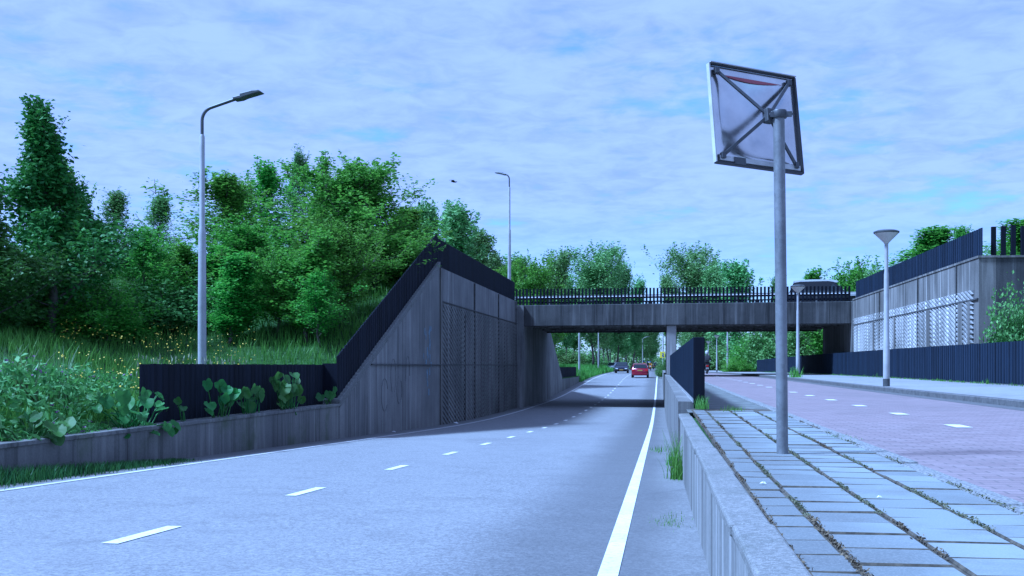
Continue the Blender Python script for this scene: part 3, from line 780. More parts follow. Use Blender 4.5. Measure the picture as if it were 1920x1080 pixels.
# ------------------------------------------------------------------ lamps
def street_lamp(px, d, base, top, arm, label, grp, ang=0, head=.62, fat=1.0):
    """tall post with one or two bent arms; arm = horizontal reach"""
    x, y = P(px, d); o = empty('street_lamp', (x, y, base), label, 'street lamp', grp, ang)
    h = top - base; mb = MB()
    z1 = h * .56; z2 = h * .86
    mb.tube([(0,0,-.3), (0,0,.02), (0,0,h*.3), (0,0,z1), (0,0,z1+.06), (0,0,z2), (0,0,z2+.05)], [.095*fat,.095*fat,.092*fat,.082*fat,.062*fat,.058*fat,.04*fat], 14)
    mb.build('post', MT['lamp_post'], o, True)
    mb.v = []; mb.f = []
    hr = h - .34 - .06
    pts = [(0,0,z2+.04), (0,0,hr-.22)] + [(.3*(1-math.cos(R(t))), 0, hr-.22+.3*math.sin(R(t))) for t in range(10, 71, 12)]
    lx = pts[-1][0]; lz = pts[-1][2]
    pts += [(arm - .5 * head, 0, lz + (arm - .5 * head - lx) * .3)]
    mb.tube(pts, .038*fat, 10); mb.build('arm', MT['lamp_dark'], o, True)
    ex, ez = pts[-1][0], pts[-1][2]
    M = Matrix.Translation((ex, 0, ez)) @ Matrix.Rotation(R(-12), 4, 'Y')
    mb = MB(); poly = [(-.05, -.04), (.12, -.055), (.3*head/.62, -.035), (.78*head/.62, -.02), (.70*head/.62, .045), (.5*head/.62, .07), (.14, .07), (.12, .03), (-.05, .03)]
    n = len(poly); w = .13
    mb.add([M @ Vector((u, -w, v)) for u, v in poly] + [M @ Vector((u, w, v)) for u, v in poly], [tuple(range(n)), tuple(range(2*n-1, n-1, -1))] + [(i, i+n, (i+1)%n+n, (i+1)%n) for i in range(n)])
    mb.build('lamp_head', MT['lamp_dark'], o, bevel=.02)
    return o
x, y = P(380, 24.6)
street_lamp(379, 24.6, -.3, 6.74, 1.06, 'tall grey street lamp behind the black fence on the left bank', 'bent arm street lamps', 0, .5)
o = street_lamp(955, 60, 3.7, 11.45, .5, 'street lamp rising behind the left end of the bridge', 'bent arm street lamps', R(160), .5)
street_lamp(1086, 107, -.3, 7.0, 1.2, 'pale lamp post on the left verge, nearer of the two seen under the bridge', 'bent arm street lamps', 0)
street_lamp(1122, 146, -.3, 7.2, 1.2, 'pale lamp post on the left verge, farther of the two seen under the bridge', 'bent arm street lamps', 0)
street_lamp(1243, 128, -.3, 7.4, 1.2, 'lamp post bearing the yellow sign right of the road', 'bent arm street lamps', R(180))
street_lamp(1364, 112, -.1, 6.6, 1.1, 'lamp post in front of the green bushes beyond the bridge at right', 'bent arm street lamps', R(180))
# two-armed lamp far down the road
x, y = P(1205, 340); o = empty('street_lamp', (x, y, -.3), 'distant street lamp with two arms spread like a T over the road', 'street lamp')
mb = MB(); mb.tube([(0,0,0), (0,0,9.4)], [.2,.12], 10); mb.build('post', MT['lamp_post'], o, True)
for s_ in (-1, 1):
    mb = MB(); mb.tube([(0,0,9.2), (s_*.5,0,9.7), (s_*1.4,0,9.95)], .08, 8); mb.build('arm', MT['lamp_post'], o, True)
    mb = MB(); mb.tube([(s_*1.3,0,9.9), (s_*1.7,0,10.02), (s_*2.2,0,10.02)], [.08,.16,.07], 8); mb.build('lamp_head', MT['lamp_dark'], o, True)
def dish_lamp(px, d, label, h=3.75, base=None):
    x, y = P(px, d); z = zb(y) + .09 if base is None else base
    o = empty('path_lamp', (x, y, z), label, 'path lamp', 'dish shaped path lamps'); 
    mb = MB(); mb.tube([(0,0,.18), (0,0,1.1), (0,0,1.14), (0,0,h*.72), (0,0,h*.74), (0,0,h-.28)], [.078,.076,.064,.056,.046,.044], 16); mb.build('post', MT['lamp_post'], o, True)
    mb = MB(); mb.tube([(0,0,-.1), (0,0,.19)], .082, 16); mb.build('foot_band', MT['lamp_dark'], o, True)
    mb = MB(); mb.lathe([(.05, h-.31), (.07, h-.28), (.16, h-.19), (.275, h-.075), (.285, h-.06)], 28); mb.build('bowl', MT['lamp_bowl'], o, True)
    mb = MB(); mb.lathe([(.293, h-.062), (.3, h-.05), (.298, h-.02), (.22, h+.012), (.06, h+.03), (0, h+.03)], 28); mb.build('lid', MT['lamp_dark'], o, True)
    return o
dish_lamp(1662, 26.3, 'nearest dish topped lamp on the right sidewalk, in front of the ribbed wall')
dish_lamp(1496, 44.6, 'dish topped lamp just right of the mirror pole, before the bridge')
dish_lamp(1344, 112, 'dish topped lamp seen under the bridge between fence end and lamp post')
dish_lamp(1328, 135, 'dish topped lamp seen just above the scooter rider')
dish_lamp(1275, 172, 'small lamp dish peeping over the short black fence by the pier')
dish_lamp(1056, 235, 'small dish lamp far left under the bridge beside the wing wall', base=-.3, h=3.2)
dish_lamp(1078, 235, 'small dish lamp with blue sign under the bridge at left', base=-.3, h=3.2)
# signs
x, y, z = P(1243.5, 127.6, 671)
o = empty('road_sign', (x - .1, y - .15, z), 'square yellow sign with dark symbol on the lamp post right of the road', 'sign')
mb = MB(); mb.box(-.3, 0, 0, .3, .03, .72); mb.build('panel', MT['sign_y'], o, bevel=.008)
mb = MB(); mb.prism([(.02,.1),(.2,.1),(.2,.22),(.1,.22),(.16,.42),(.1,.6),(-.02,.52),(.03,.36),(-.06,.25)], 'y', -.012, -.003); mb.build('symbol', MT['sign_b'], o)
x, y, z = P(1075.5, 234, 668)
o = empty('road_sign', (x, y, z), 'small blue sign beside the dish lamp under the bridge at left', 'sign')
mb = MB(); mb.box(-.35, 0, 0, .3, .03, .55); mb.build('panel', MT['sign_b'], o, bevel=.01)
mb = MB(); mb.tube([(0,.06,-2.2),(0,.06,.5)], .04, 8); mb.build('post', MT['galv'], o)

# ------------------------------------------------------------------ vehicles
def car(x, y, z, rz, label, paintm, L_=4.0, Wd=1.7, H=1.45, van=False, front=False, grp='cars on the road'):
    o = empty('car', (x, y, z), label, 'car', grp, rz)
    w = Wd / 2; b = .24; hl = L_ / 2
    # stations from rear to nose: y, waist z, top z, waist half width, top half width
    st = [(-hl, .62, .66, w*.86, w*.8), (-hl+.07, .8, .84, w*.95, w*.88), (-hl+.16, .93, .98, w*.97, w*.86),
          (-hl+.42, .95, H*.955, w, w*.74), (-hl+.8, .95, H*.99, w, w*.76), (.1, .93, H, w, w*.76), (.42, .92, H*.97, w, w*.74),
          (1.05, .9, .95, w*.99, w*.84), (hl-.45, .8, .84, w*.95, w*.8), (hl-.1, .62, .68, w*.88, w*.72), (hl, .48, .52, w*.82, w*.66)]
    mb = MB(); ring = 10; vs = []
    for (yy, zw, zt, ww, wt) in st:
        zbt = b + (.06 if abs(yy) > hl - .2 else 0)
        half = [(ww*.9, zbt), (ww, zbt+.2), (ww, zw-.12), (ww*.985, zw), (wt, zt)]
        vs += [(a, yy, c) for a, c in half] + [(-a, yy, c) for a, c in reversed(half)]
    fs = []
    for i in range(len(st)-1):
        for k in range(ring): fs.append((i*ring+k, i*ring+(k+1)%ring, (i+1)*ring+(k+1)%ring, (i+1)*ring+k))
    fs += [tuple(range(ring)), tuple((len(st)-1)*ring+k for k in range(ring))[::-1]]
    mb.add(vs, fs); mb.build('body', paintm, o, True)
    def pane(name, pts, off):
        m2 = MB(); c = [Vector(p) for p in pts]; cen = sum(c, Vector()) / len(c)
        p2 = [cen + (p - cen) * .9 + Vector(off) for p in c]
        m2.add(p2, [tuple(range(len(p2)))]); m2.build(name, MT['glass'], o, fix=False)
    s2, s3, s5, s6, s7 = st[2], st[3], st[5], st[6], st[7]
    pane('rear_window', [(-s2[3]*.93, s2[0], s2[2]), (s2[3]*.93, s2[0], s2[2]), (s3[4], s3[0], s3[2]), (-s3[4], s3[0], s3[2])], (0, -.02, .012))
    pane('windscreen', [(-s7[4], s7[0], s7[2]), (s7[4], s7[0], s7[2]), (s6[4], s6[0], s6[2]), (-s6[4], s6[0], s6[2])], (0, .012, .02))
    for s_ in (-1, 1):
        pane('side_window', [(s_*w*.985, s2[0]+.25, .95), (s_*w*.985, s7[0]-.1, .92), (s_*s6[4], s6[0], s6[2]-.04), (s_*s3[4], s3[0]+.1, s3[2]-.03)], (s_*.012, 0, .004))
        m2 = MB(); m2.box(s_*w*.62, -hl-.012, .7, s_*w*.93, -hl+.09, .9); m2.build('tail_light', MT['tail'], o, bevel=.01)
        m2 = MB(); m2.box(s_*w*.5, hl-.22, .55, s_*w*.86, hl+.012, .68); m2.build('headlight', MT['head'], o, bevel=.01)
        m2 = MB(); m2.box(s_*(w-.02), .85, .9, s_*(w+.14), .95, 1.02); m2.build('wing_mirror', paintm, o, bevel=.02)
        for yy in (-hl + .72, hl - .78):
            m2 = MB(); m2.tube([(s_*(w-.2), yy, .3), (s_*(w+.012), yy, .3)], .3, 20); wh = m2.build('wheel', MT['tyre'], o, True)
            m2 = MB(); m2.tube([(s_*(w-.05), yy, .3), (s_*(w+.02), yy, .3)], .19, 14); m2.build('rim', MT['rim'], wh, True)
    m2 = MB(); m2.box(-.26, -hl-.01, .72, .26, -hl+.02, .83); m2.build('number_plate', MT['plate'], o)
    m2 = MB(); m2.box(-.26, hl-.02, .4, .26, hl+.012, .51); m2.build('number_plate', MT['plate'], o)
    m2 = MB(); m2.box(-w*.82, -hl-.03, .3, w*.82, -hl+.05, .46); m2.build('bumper', MT['rim_dark'] if paintm is not MT['car_red'] else paintm, o, bevel=.02)
    m2 = MB(); m2.box(-w*.6, hl-.03, .44, w*.6, hl+.01, .6); m2.build('grille', MT['rim_dark'], o)
    return o
def onroad(px, d, X=None):
    x, y = P(px, d); return x, y, zrd(x, y) + .004
x, y, z = onroad(1200.5, 117); car(x, y, z, 0, 'red hatchback driving away beyond the bridge', MT['car_red'], 3.9, 1.78, 1.5)
x, y, z = onroad(1166, 150); car(x, y, z, R(180), 'dark navy car coming towards the bridge in the left lane', MT['car_navy'], 4.4, 1.82, 1.5)
x, y = P(1150.5, 180); car(x, y, G(x, y) + .06, R(150), 'silver car half hidden on the verge behind the navy car', MT['car_silver'], 4.2, 1.75, 1.5)
x, y, z = onroad(1231.5, 290); car(x, y, z, 0, 'distant black car far down the right lane', MT['car_black'], 4.3, 2.0, 1.8)
x, y = P(1548, 62); car(x, y, 3.745, R(-90) + math.atan(SK), 'dark car with pale roof crossing the bridge behind the railing', MT['car_black'], 4.4, 1.7, 1.62)
o = bpy.data.objects['car.004']
mb = MB(); n_ = 8; vs = []
for i in range(n_ + 1):
    yy = -1.75 + 2.35 * i / n_; zz_ = 1.63 + .09 * math.sin(math.pi * (.12 + .8 * i / n_))
    vs += [(-.62, yy, zz_), (.62, yy, zz_)]
mb.add(vs + [(a, b, c - .12) for a, b, c in vs], [(2*i, 2*i+1, 2*i+3, 2*i+2) for i in range(n_)] + [(2*i+2*n_+2, 2*i+2*n_+4, 2*i+2*n_+5, 2*i+2*n_+3) for i in range(n_)] + [(2*i, 2*i+2, 2*i+2*n_+4, 2*i+2*n_+2) for i in range(n_)] + [(2*i+1, 2*i+2*n_+3, 2*i+2*n_+5, 2*i+3) for i in range(n_)])
mb.build('roof', MT['car_white'], o)

def rider(x, y, z, rz, blabel, plabel, jacket, helmet, scale=1.0, grp='motor scooters', headlight=True):
    o = empty('motor_scooter', (x, y, z), blabel, 'scooter', grp, rz)
    for yy in (-.62, .62):
        mb = MB(); mb.tube([(-.05, yy, .25), (.05, yy, .25)], .25, 18); wh = mb.build('wheel', MT['tyre'], o, True)
        mb = MB(); mb.tube([(-.055, yy, .25), (.055, yy, .25)], .14, 14); mb.build('rim', MT['rim'], wh, True)
    mb = MB(); mb.prism([(-.75, .45), (-.7, .68), (-.1, .72), (.05, .3), (.3, .28), (.42, .85), (.5, .85), (.6, .4), (.4, .2), (-.4, .2)], 'x', -.14, .14); mb.build('body', MT['car_black'], o, bevel=.04)
    mb = MB(); mb.prism([(-.72, .685), (-.68, .77), (-.1, .77), (-.05, .72)], 'x', -.13, .13); mb.build('seat', MT['tyre'], o, bevel=.02)
    mb = MB(); mb.tube([(-.33, .34, 1.02), (-.1, .42, .98), (.1, .42, .98), (.33, .34, 1.02)], .018, 8); mb.tube([(0, .42, .98), (0, .5, .6), (0, .62, .25)], .025, 8); mb.build('handlebar', MT['rim'], o, True)
    mb = MB(); mb.lathe([(0, 0), (.09, .01), (.1, .04), (.06, .08), (0, .09)], 14)
    hl_ = mb.build('headlight', MT['head'], o, True); hl_.location = (0, .47, .8); hl_.rotation_euler = (R(-90), 0, 0)
    mb = MB(); mb.box(-.09, -.79, .56, .09, -.73, .66); mb.build('tail_light', MT['tail'], o, bevel=.01)
    mb = MB(); mb.box(-.1, -.8, .36, .1, -.77, .48); mb.build('number_plate', MT['rim_white'], o)
    p = empty('person', (x, y, z), plabel, 'person', grp.replace('motor scooters', 'scooter riders'), rz)
    V = [(0,-.3,.82), (0,-.28,1.05), (0,-.2,1.28), (0,-.16,1.42), (0,-.13,1.52), (0,-.1,1.62),
         (.19,-.18,1.38), (.27,.05,1.18), (.3,.3,1.05), (-.19,-.18,1.38), (-.27,.05,1.18), (-.3,.3,1.05),
         (.1,-.25,.84), (.2,.12,.82), (.17,.12,.42), (.17,.26,.36), (-.1,-.25,.84), (-.2,.12,.82), (-.17,.12,.42), (-.17,.26,.36)]
    E = [(0,1),(1,2),(2,3),(3,4),(4,5),(2,6),(6,7),(7,8),(2,9),(9,10),(10,11),(0,12),(12,13),(13,14),(14,15),(0,16),(16,17),(17,18),(18,19)]
    rad = [.16,.15,.17,.09,.065,.1,.085,.06,.05,.085,.06,.05,.11,.085,.06,.05,.11,.085,.06,.05]
    me = bpy.data.meshes.new('body'); me.from_pydata(V, E, []); b = bpy.data.objects.new('body', me); COL.objects.link(b); b.parent = p
    me.materials.append(jacket)
    sk = b.modifiers.new('skin', 'SKIN'); b.modifiers.new('sub', 'SUBSURF').render_levels = 1
    for i, v in enumerate(me.skin_vertices[0].data): v.radius = (rad[i], rad[i]); v.use_root = (i == 0)
    mb = MB(); mb.lathe([(0,-.16), (.09,-.15), (.13,-.06), (.14,.02), (.12,.1), (.07,.15), (0,.16)], 16, (0,-.09,1.66)); mb.build('helmet', helmet, p, True)
    mb = MB(); mb.lathe([(0,-.1),(.06,-.08),(.075,0),(.06,.07),(0,.09)], 12, (0,-.02,1.63)); mb.build('face', MT['skin'], p, True)
    return o
x, y = P(1325.5, 86); rider(x, y, zb(y) + .004, 0, 'scooter going away on the cycle path at the end of the short fence', 'rider in dark jacket partly hidden by the short fence on the cycle path', MT['jacket'], MT['rim_white'])
x, y, z = onroad(1214.6, 200); rider(x, y, z, R(180), 'dark scooter with white headlight coming on just right of the red car', 'dark clad rider with blue sleeves right of the red car', MT['jacket'], MT['jacket_b'])
x, y, z = onroad(1219.5, 215); rider(x, y, z, R(180), 'scooter in the middle of the far road with an orange clad rider', 'rider in orange jacket between the red and the distant black car', MT['jacket_o'], MT['jacket_b'])
x, y, z = onroad(1207, 185); rider(x, y, z, R(0), 'scooter hidden behind the roof of the red car', 'rider in orange showing above the roof of the red car', MT['jacket_o'], MT['jacket_b'])

# bird
x, y, z = P(851, 60, 341)
o = tag(empty('bird', (x, y, z), 'small dark bird gliding in the sky left of the bridge lamp', 'bird'), 'small dark bird gliding in the sky left of the bridge lamp', 'bird')
mb = MB(); mb.tube([(-.16,0,.03), (-.1,0,.02), (0,0,0), (.1,0,-.01), (.16,0,0), (.2,0,.0)], [.012,.035,.045,.035,.02,.004], 10); mb.build('body', MT['bird'], o, True)
for s_ in (-1, 1):
    mb = MB(); mb.add([(.06,0,.02), (-.07,0,.02), (-.12,s_*.18,.07), (-.22,s_*.34,.04), (-.08,s_*.3,.06), (.03,s_*.16,.08)] + [(.06,0,.008), (-.07,0,.008), (-.12,s_*.18,.06), (-.22,s_*.34,.034), (-.08,s_*.3,.05), (.03,s_*.16,.068)],
        [(0,1,2,5), (2,3,4,5), (6,11,8,7), (8,11,10,9)] + [(i, (i+1)%6, (i+1)%6+6, i+6) for i in range(6)])
    mb.build('wing', MT['bird'], o)
# ------------------------------------------------------------------ trees
def rvec(r):
    while True:
        v = Vector((r.uniform(-1,1), r.uniform(-1,1), r.uniform(-1,1)))
        if .05 < v.length < 1: return v.normalized()
def add_leaf(mb, r, c, n, l, w):
    a = n.orthogonal().normalized(); b = n.cross(a)
    th = r.uniform(0, 6.283); u = a * math.cos(th) + b * math.sin(th); v = n.cross(u)
    o = len(mb.v); f = n * (l * r.uniform(-.12, .12))
    mb.v += [tuple(c - u*l*.5), tuple(c + v*w*.5 + f), tuple(c + u*l*.5 - f*.6), tuple(c - v*w*.5 + f)]
    mb.f.append((o, o+1, o+2, o+3))
def shape_fn(kind, t):
    if kind == 'cone': return (1 - t) ** 1.15 * .95 + .05
    if kind == 'oval': return max(.1, math.sin(math.pi * min(1, .12 + .86 * t)) ** .65)
    if kind == 'open': return (.5 + .5 * math.sin(math.pi * (.08 + .72 * t))) * (1 - t) ** .55
    if kind == 'poplar': return max(.12, (math.sin(math.pi * (.1 + .84 * t)) ** .6))
    if kind == 'bush': return max(.2, (1 - t * t) ** .5)
    return 1
TREES = {}
def tree_mesh(key, seed, H, Rm, kind, n1, n2, leaf, nl, base=.12, up=.45, r0=.09, clump=.22, wmul=.6, droop=0, wood='bark', mat='maple', nsh=80, goal=None):
    r = random.Random(seed); wd = MB(); lf = MB()
    tp = []; p = Vector((0, 0, -.15)); nseg = 9
    for i in range(nseg + 1):
        tp.append(Vector((p.x, p.y, H * i / nseg * .985 - (.15 if i == 0 else 0))))
        p = p + Vector((r.gauss(0, .012), r.gauss(0, .012), 0)) * H
    if kind != 'bush': wd.tube(tp, [r0 * (1 - .93 * (i / nseg)) for i in range(nseg + 1)], 7)
    def trunk(z):
        k = min(nseg - 1, max(0, int(z / H * nseg))); f = z / H * nseg - k
        return tp[k].lerp(tp[k+1], max(0, min(1, f)))
    def leaves(c, k, sp):
        for _ in range(k):
            o = Vector((r.gauss(0, sp), r.gauss(0, sp), r.gauss(0, sp * 1.15)))
            n = (rvec(r) + Vector((-.1, -.1, .15))).normalized(); l = leaf * r.uniform(.6, 1.35)
            add_leaf(lf, r, c + o, n, l, l * wmul)
    sites = []
    for i in range(n1):
        t = (i + r.uniform(0, .9)) / n1; z = H * (base + (.99 - base) * t)
        az = i * 2.399 + r.uniform(-.5, .5)
        ln = Rm * shape_fn(kind, t) * r.uniform(.62, 1.12)
        el = up * (1 + .9 * t) + r.uniform(-.18, .18)
        d = Vector((math.cos(az) * math.cos(el), math.sin(az) * math.cos(el), math.sin(el)))
        s0 = trunk(z) if kind != 'bush' else Vector((r.gauss(0, Rm*.15), r.gauss(0, Rm*.15), H * .02))
        if kind == 'bush':
            el = r.uniform(.15, 1.45); d = Vector((math.cos(az) * math.cos(el), math.sin(az) * math.cos(el), math.sin(el)))
            ln = r.uniform(.55, 1.0) / math.sqrt((math.cos(el) / Rm) ** 2 + (math.sin(el) / H) ** 2)
        pts = [s0]; m = 5
        for k in range(m):
            d = (d + Vector((r.gauss(0, .1), r.gauss(0, .1), .09 - droop * (k / m)))).normalized(); pts.append(pts[-1] + d * ln / m)
        wd.tube(pts, [max(.006, r0 * .38 * (1 - t * .6)) * (1 - .85 * k / m) for k in range(m + 1)], 4, False)
        for k in range(1, m + 1):
            if k >= 2 or kind != 'oval': sites.append(pts[k])
            if k < m: sites.append(pts[k].lerp(pts[k+1], .5))
        for j in range(n2):
            k = r.randint(1, m - 1); q0 = pts[k]
            dd = (d + rvec(r) * 1.0 + Vector((0, 0, .25 - droop))).normalized(); l2 = ln * r.uniform(.25, .5)
            q1 = q0 + dd * l2 * .5; q2 = q1 + (dd + Vector((0, 0, .2 - droop))).normalized() * l2 * .5
            wd.tube([q0, q1, q2], [.012, .008, .004], 3, False)
            sites += [q1, q0.lerp(q1, .5), q1.lerp(q2, .5), q2]
    for k in range(4): sites.append(tp[-1] - Vector((0, 0, .1 * k * H / 8)))
    shoots = []
    if kind in ('open', 'oval', 'cone', 'poplar') and nsh:
        hi = sorted(sites, key=lambda v: -(v.z + .9 * math.hypot(v.x, v.y) * (.5 if kind == 'cone' else 1) + r.uniform(0, .18 * H)))[:nsh * 2]
        for k in range(nsh):
            q0 = hi[r.randrange(len(hi))]; out_ = Vector((q0.x, q0.y, 0)) * (.5 / max(.3, Rm))
            q1 = q0 + (out_ + Vector((r.gauss(0, .16), r.gauss(0, .16), 1))).normalized() * H * r.uniform(.05, .17)
            wd.tube([q0, q1], [.012, .004], 3, False)
            shoots += [q0.lerp(q1, u) for u in (.2, .4, .6, .8, 1)]
        q0 = tp[-1]; shoots += [q0 + Vector((r.gauss(0, .03), r.gauss(0, .03), H * .022 * k)) for k in range(-2, 4)]
        wd.tube([q0, q0 + Vector((0, 0, H * .066))], [.015, .004], 3, False)
        for s_ in shoots: leaves(s_, r.randint(3, 6) if kind != 'poplar' else r.randint(5, 9), clump * .5)
    per = nl / len(sites)
    for s_ in sites:
        k = int(per * r.uniform(.3, 1.7) + r.random()); leaves(s_, k, clump)
    meas = sorted(math.hypot(v[0], v[1]) for v in lf.v[::4]); meas = meas[int(len(meas) * (.965 if kind in ('bush', 'oval', 'poplar') else .93))]
    if goal is None and kind != 'bush':
        return tree_mesh(key, seed, H, min(2.6, max(.5, Rm / meas)) * Rm, kind, n1, n2, leaf, nl, base, up, r0, clump, wmul, droop, wood, mat, nsh, Rm)
    wm = wd.mesh(key + '_trunk'); wm.materials.append(MT[wood])
    for pl in wm.polygons: pl.use_smooth = True
    lm = lf.mesh(key + '_crown'); lm.materials.append(MT[mat])
    rr = sorted(math.hypot(v[0], v[1]) for v in lf.v[::4]); zt = sorted(v[2] for v in lf.v[::4])
    TREES[key] = (wm, lm, zt[-12], rr[int(len(rr) * (.965 if kind in ('bush', 'oval', 'poplar') else .93))])
tree_mesh('maple_a', 1, 7, 2.0, 'open', 40, 9, .135, 21000, base=.08, up=.8, r0=.09, clump=.135, mat='maple', wmul=.75)
tree_mesh('maple_b', 2, 7, 1.5, 'open', 30, 8, .13, 13500, base=.1, up=.9, r0=.07, clump=.12, mat='maple', wmul=.75)
tree_mesh('sapling', 3, 6, 1.25, 'open', 22, 6, .125, 5200, base=.15, up=.85, r0=.05, clump=.13, mat='maple')
tree_mesh('dark_a', 4, 9, 1.75, 'cone', 36, 8, .16, 19000, base=.08, up=.55, r0=.13, clump=.17, mat='dark_leaf', wmul=.6)
tree_mesh('thin', 5, 6, 1.2, 'open', 20, 5, .12, 3400, base=.25, up=.8, r0=.05, clump=.13, mat='pale_leaf', wmul=.4)
tree_mesh('larch', 6, 9, 1.45, 'cone', 54, 6, .14, 10500, base=.1, up=.1, r0=.09, clump=.12, mat='pale_leaf', wmul=.35, droop=.35)
tree_mesh('pop_a', 7, 21, 5.2, 'poplar', 46, 9, .33, 17000, base=.22, up=1.0, r0=.17, clump=.42, mat='poplar_leaf', wmul=.7)
tree_mesh('pop_b', 8, 21, 3.9, 'poplar', 42, 9, .33, 15000, base=.26, up=1.05, r0=.16, clump=.4, mat='poplar_leaf', wmul=.7)
tree_mesh('spire', 9, 12, 1.8, 'poplar', 44, 7, .22, 11000, base=.06, up=1.0, r0=.12, clump=.2, mat='poplar_leaf', wmul=.6)
tree_mesh('bush_a', 10, 3.6, 1.7, 'bush', 44, 6, .13, 12000, r0=.05, clump=.15, mat='maple', wmul=.7)
tree_mesh('bush_b', 11, 3.6, 1.7, 'bush', 44, 6, .15, 11000, r0=.05, clump=.16, mat='ivy', wmul=.65)
tree_mesh('bush_d', 12, 4, 1.7, 'bush', 44, 6, .13, 12000, r0=.05, clump=.17, mat='dark_leaf', wmul=.65)
def tree(name, key, px, d, peak, wpx, label, grp, cat='tree', base=None, xy=None, H=None, sw=None):
    x, y = xy if xy else P(px, d)
    z = (G(x, y) if base is None else base)
    wm, lm, h0, r0 = TREES[key]
    h = H if H else HC + (686 - peak) / FPX * d - z
    w = (sw if sw else wpx / FPX * d) / 2
    o = empty(name, (x, y, z - .05), label, cat, grp, rnd.uniform(0, 6.28))
    sx = w / r0; o.scale = (sx, sx * rnd.uniform(.9, 1.1), h / h0)
    put('trunk' if 'bush' not in key else 'stems', wm, o); put('crown', lm, o)
    return o
GL = 'trees on the left bank'
tree('oak_tree', 'dark_a', 98, 30, 183, 235, 'tall dark pointed tree at the far left, rising above all others', GL)
tree('oak_tree', 'dark_a', -30, 27, 290, 200, 'dark tree cut by the left edge of the view', GL)
tree('oak_tree', 'dark_a', 165, 36, 362, 150, 'smaller dark tree just right of the tall pointed one', GL)
tree('birch_tree', 'thin', 242, 52, 352, 105, 'slender pale tree with thin crown, left of two airy ones', GL)
tree('birch_tree', 'thin', 308, 54, 358, 110, 'slender pale tree with sparse arching twigs left of the street lamp', GL)
tree('maple_tree', 'sapling', 410, 40, 318, 150, 'young open maple just right of the street lamp', GL)
tree('maple_tree', 'sapling', 500, 44, 296, 120, 'thin young maple with a high dark top between lamp and larch', GL)
tree('larch_tree', 'larch', 545, 48, 272, 125, 'pale green conical larch with drooping twigs', GL)
tree('maple_tree', 'maple_a', 662, 38, 284, 215, 'largest bright green maple right of the larch', GL)
tree('maple_tree', 'maple_b', 590, 40, 352, 170, 'mid green maple between larch and largest maple', GL)
tree('maple_tree', 'maple_b', 735, 45, 385, 105, 'maple whose right side hangs over the sloping fence', GL)
tree('maple_tree', 'maple_a', 470, 36, 410, 190, 'broad low maple in front of the larch', GL)
tree('maple_tree', 'maple_b', 385, 34, 455, 150, 'low maple behind the foot of the street lamp', GL)
tree('maple_tree', 'sapling', 603, 30.5, 505, 95, 'small sapling standing alone in the grass by the sloping fence', GL)
tree('maple_tree', 'maple_a', 700, 36, 430, 170, 'leafy maple low against the sloping fence', GL)
for i_, (px_, d_, pk_, w_, k_, lb_) in enumerate((
    (425, 31, 470, 120, 'maple_b', 'slim low maple just right of the lamp post'), (520, 32, 455, 130, 'maple_a', 'dense low maple in front of the pale larch'),
    (575, 31, 425, 120, 'maple_b', 'upright maple left of the lone sapling'), (640, 33, 400, 140, 'maple_a', 'dense maple in front of the largest maple'),
    (735, 37, 440, 120, 'maple_a', 'rounded maple closest to the peak of the wing wall'), (345, 34, 450, 110, 'sapling', 'thin young maple left of the lamp post'),
    (275, 33, 420, 120, 'sapling', 'loose young maple below the two airy pale trees'),
    (455, 42, 335, 85, 'sapling', 'slim upright young maple left of the thin high one'),
    (618, 43, 318, 90, 'sapling', 'slim upright young maple between larch and largest maple'),
    (705, 40, 318, 95, 'sapling', 'slim upright young maple rising right of the largest maple'),
    (120, 32, 300, 90, 'sapling', 'loose upright tree leaning on the right of the tall pointed tree'))):
    tree('maple_tree', k_, px_, d_, pk_, w_, lb_, GL)
GB = 'bushes on the left bank'
tree('bush', 'bush_b', 280, 40, 445, 200, 'pale green bush on the hillside left of the street lamp', GB, 'bush')
tree('bush', 'bush_a', 190, 31, 520, 210, 'bright yellow green bush over the buttercups', GB, 'bush')
tree('bush', 'bush_d', 60, 31.5, 430, 260, 'dark bush below the tall pointed tree', GB, 'bush')
tree('bush', 'bush_d', -40, 29, 430, 260, 'darkest bush at the very left edge', GB, 'bush')
tree('bush', 'bush_b', 330, 33, 520, 180, 'mid green bush behind the buttercup meadow', GB, 'bush')
tree('bush', 'bush_a', 545, 37, 490, 190, 'bright bush under the larch', GB, 'bush')
tree('bush', 'bush_d', 640, 42, 480, 200, 'shaded bush under the largest maple', GB, 'bush')
tree('bush', 'bush_d', 460, 41, 520, 200, 'shaded bush behind the broad low maple', GB, 'bush')
tree('bush', 'bush_b', 135, 33, 450, 170, 'bush between the dark trees and the pale hillside bush', GB, 'bush')
tree('bush', 'bush_d', 250, 34, 545, 190, 'shaded low bush behind the bright bush', GB, 'bush')
GP = 'poplars beyond the bridge'
tree('poplar_tree', 'spire', 803, 105, 378, 85, 'leftmost upright poplar behind the peak of the wing wall', GP)
tree('poplar_tree', 'spire', 852, 100, 374, 92, 'tallest upright poplar behind the peak of the wing wall', GP)
tree('poplar_tree', 'spire', 893, 108, 425, 75, 'rightmost upright poplar over the sloping end of the wall fence', GP)
tree('poplar_tree', 'spire', 925, 112, 468, 55, 'short upright poplar left of the bridge lamp', GP)
tree('maple_tree', 'maple_b', 948, 95, 495, 90, 'small round tree at the foot of the bridge lamp', GP)
tree('maple_tree', 'maple_a', 1000, 92, 472, 95, 'round leafy tree just right of the bridge lamp', GP)
tree('maple_tree', 'maple_b', 775, 80, 420, 120, 'far loose tree showing left of the upright poplars', GP)
tree('poplar_tree', 'pop_a', 1112, 182, 452, 135, 'big broad poplar in the middle above the bridge railing', GP)
tree('poplar_tree', 'pop_b', 1066, 178, 508, 60, 'smaller poplar at the left side of the big broad poplar', GP)
tree('poplar_tree', 'pop_b', 1152, 210, 492, 70, 'poplar at the right side of the big broad poplar', GP)
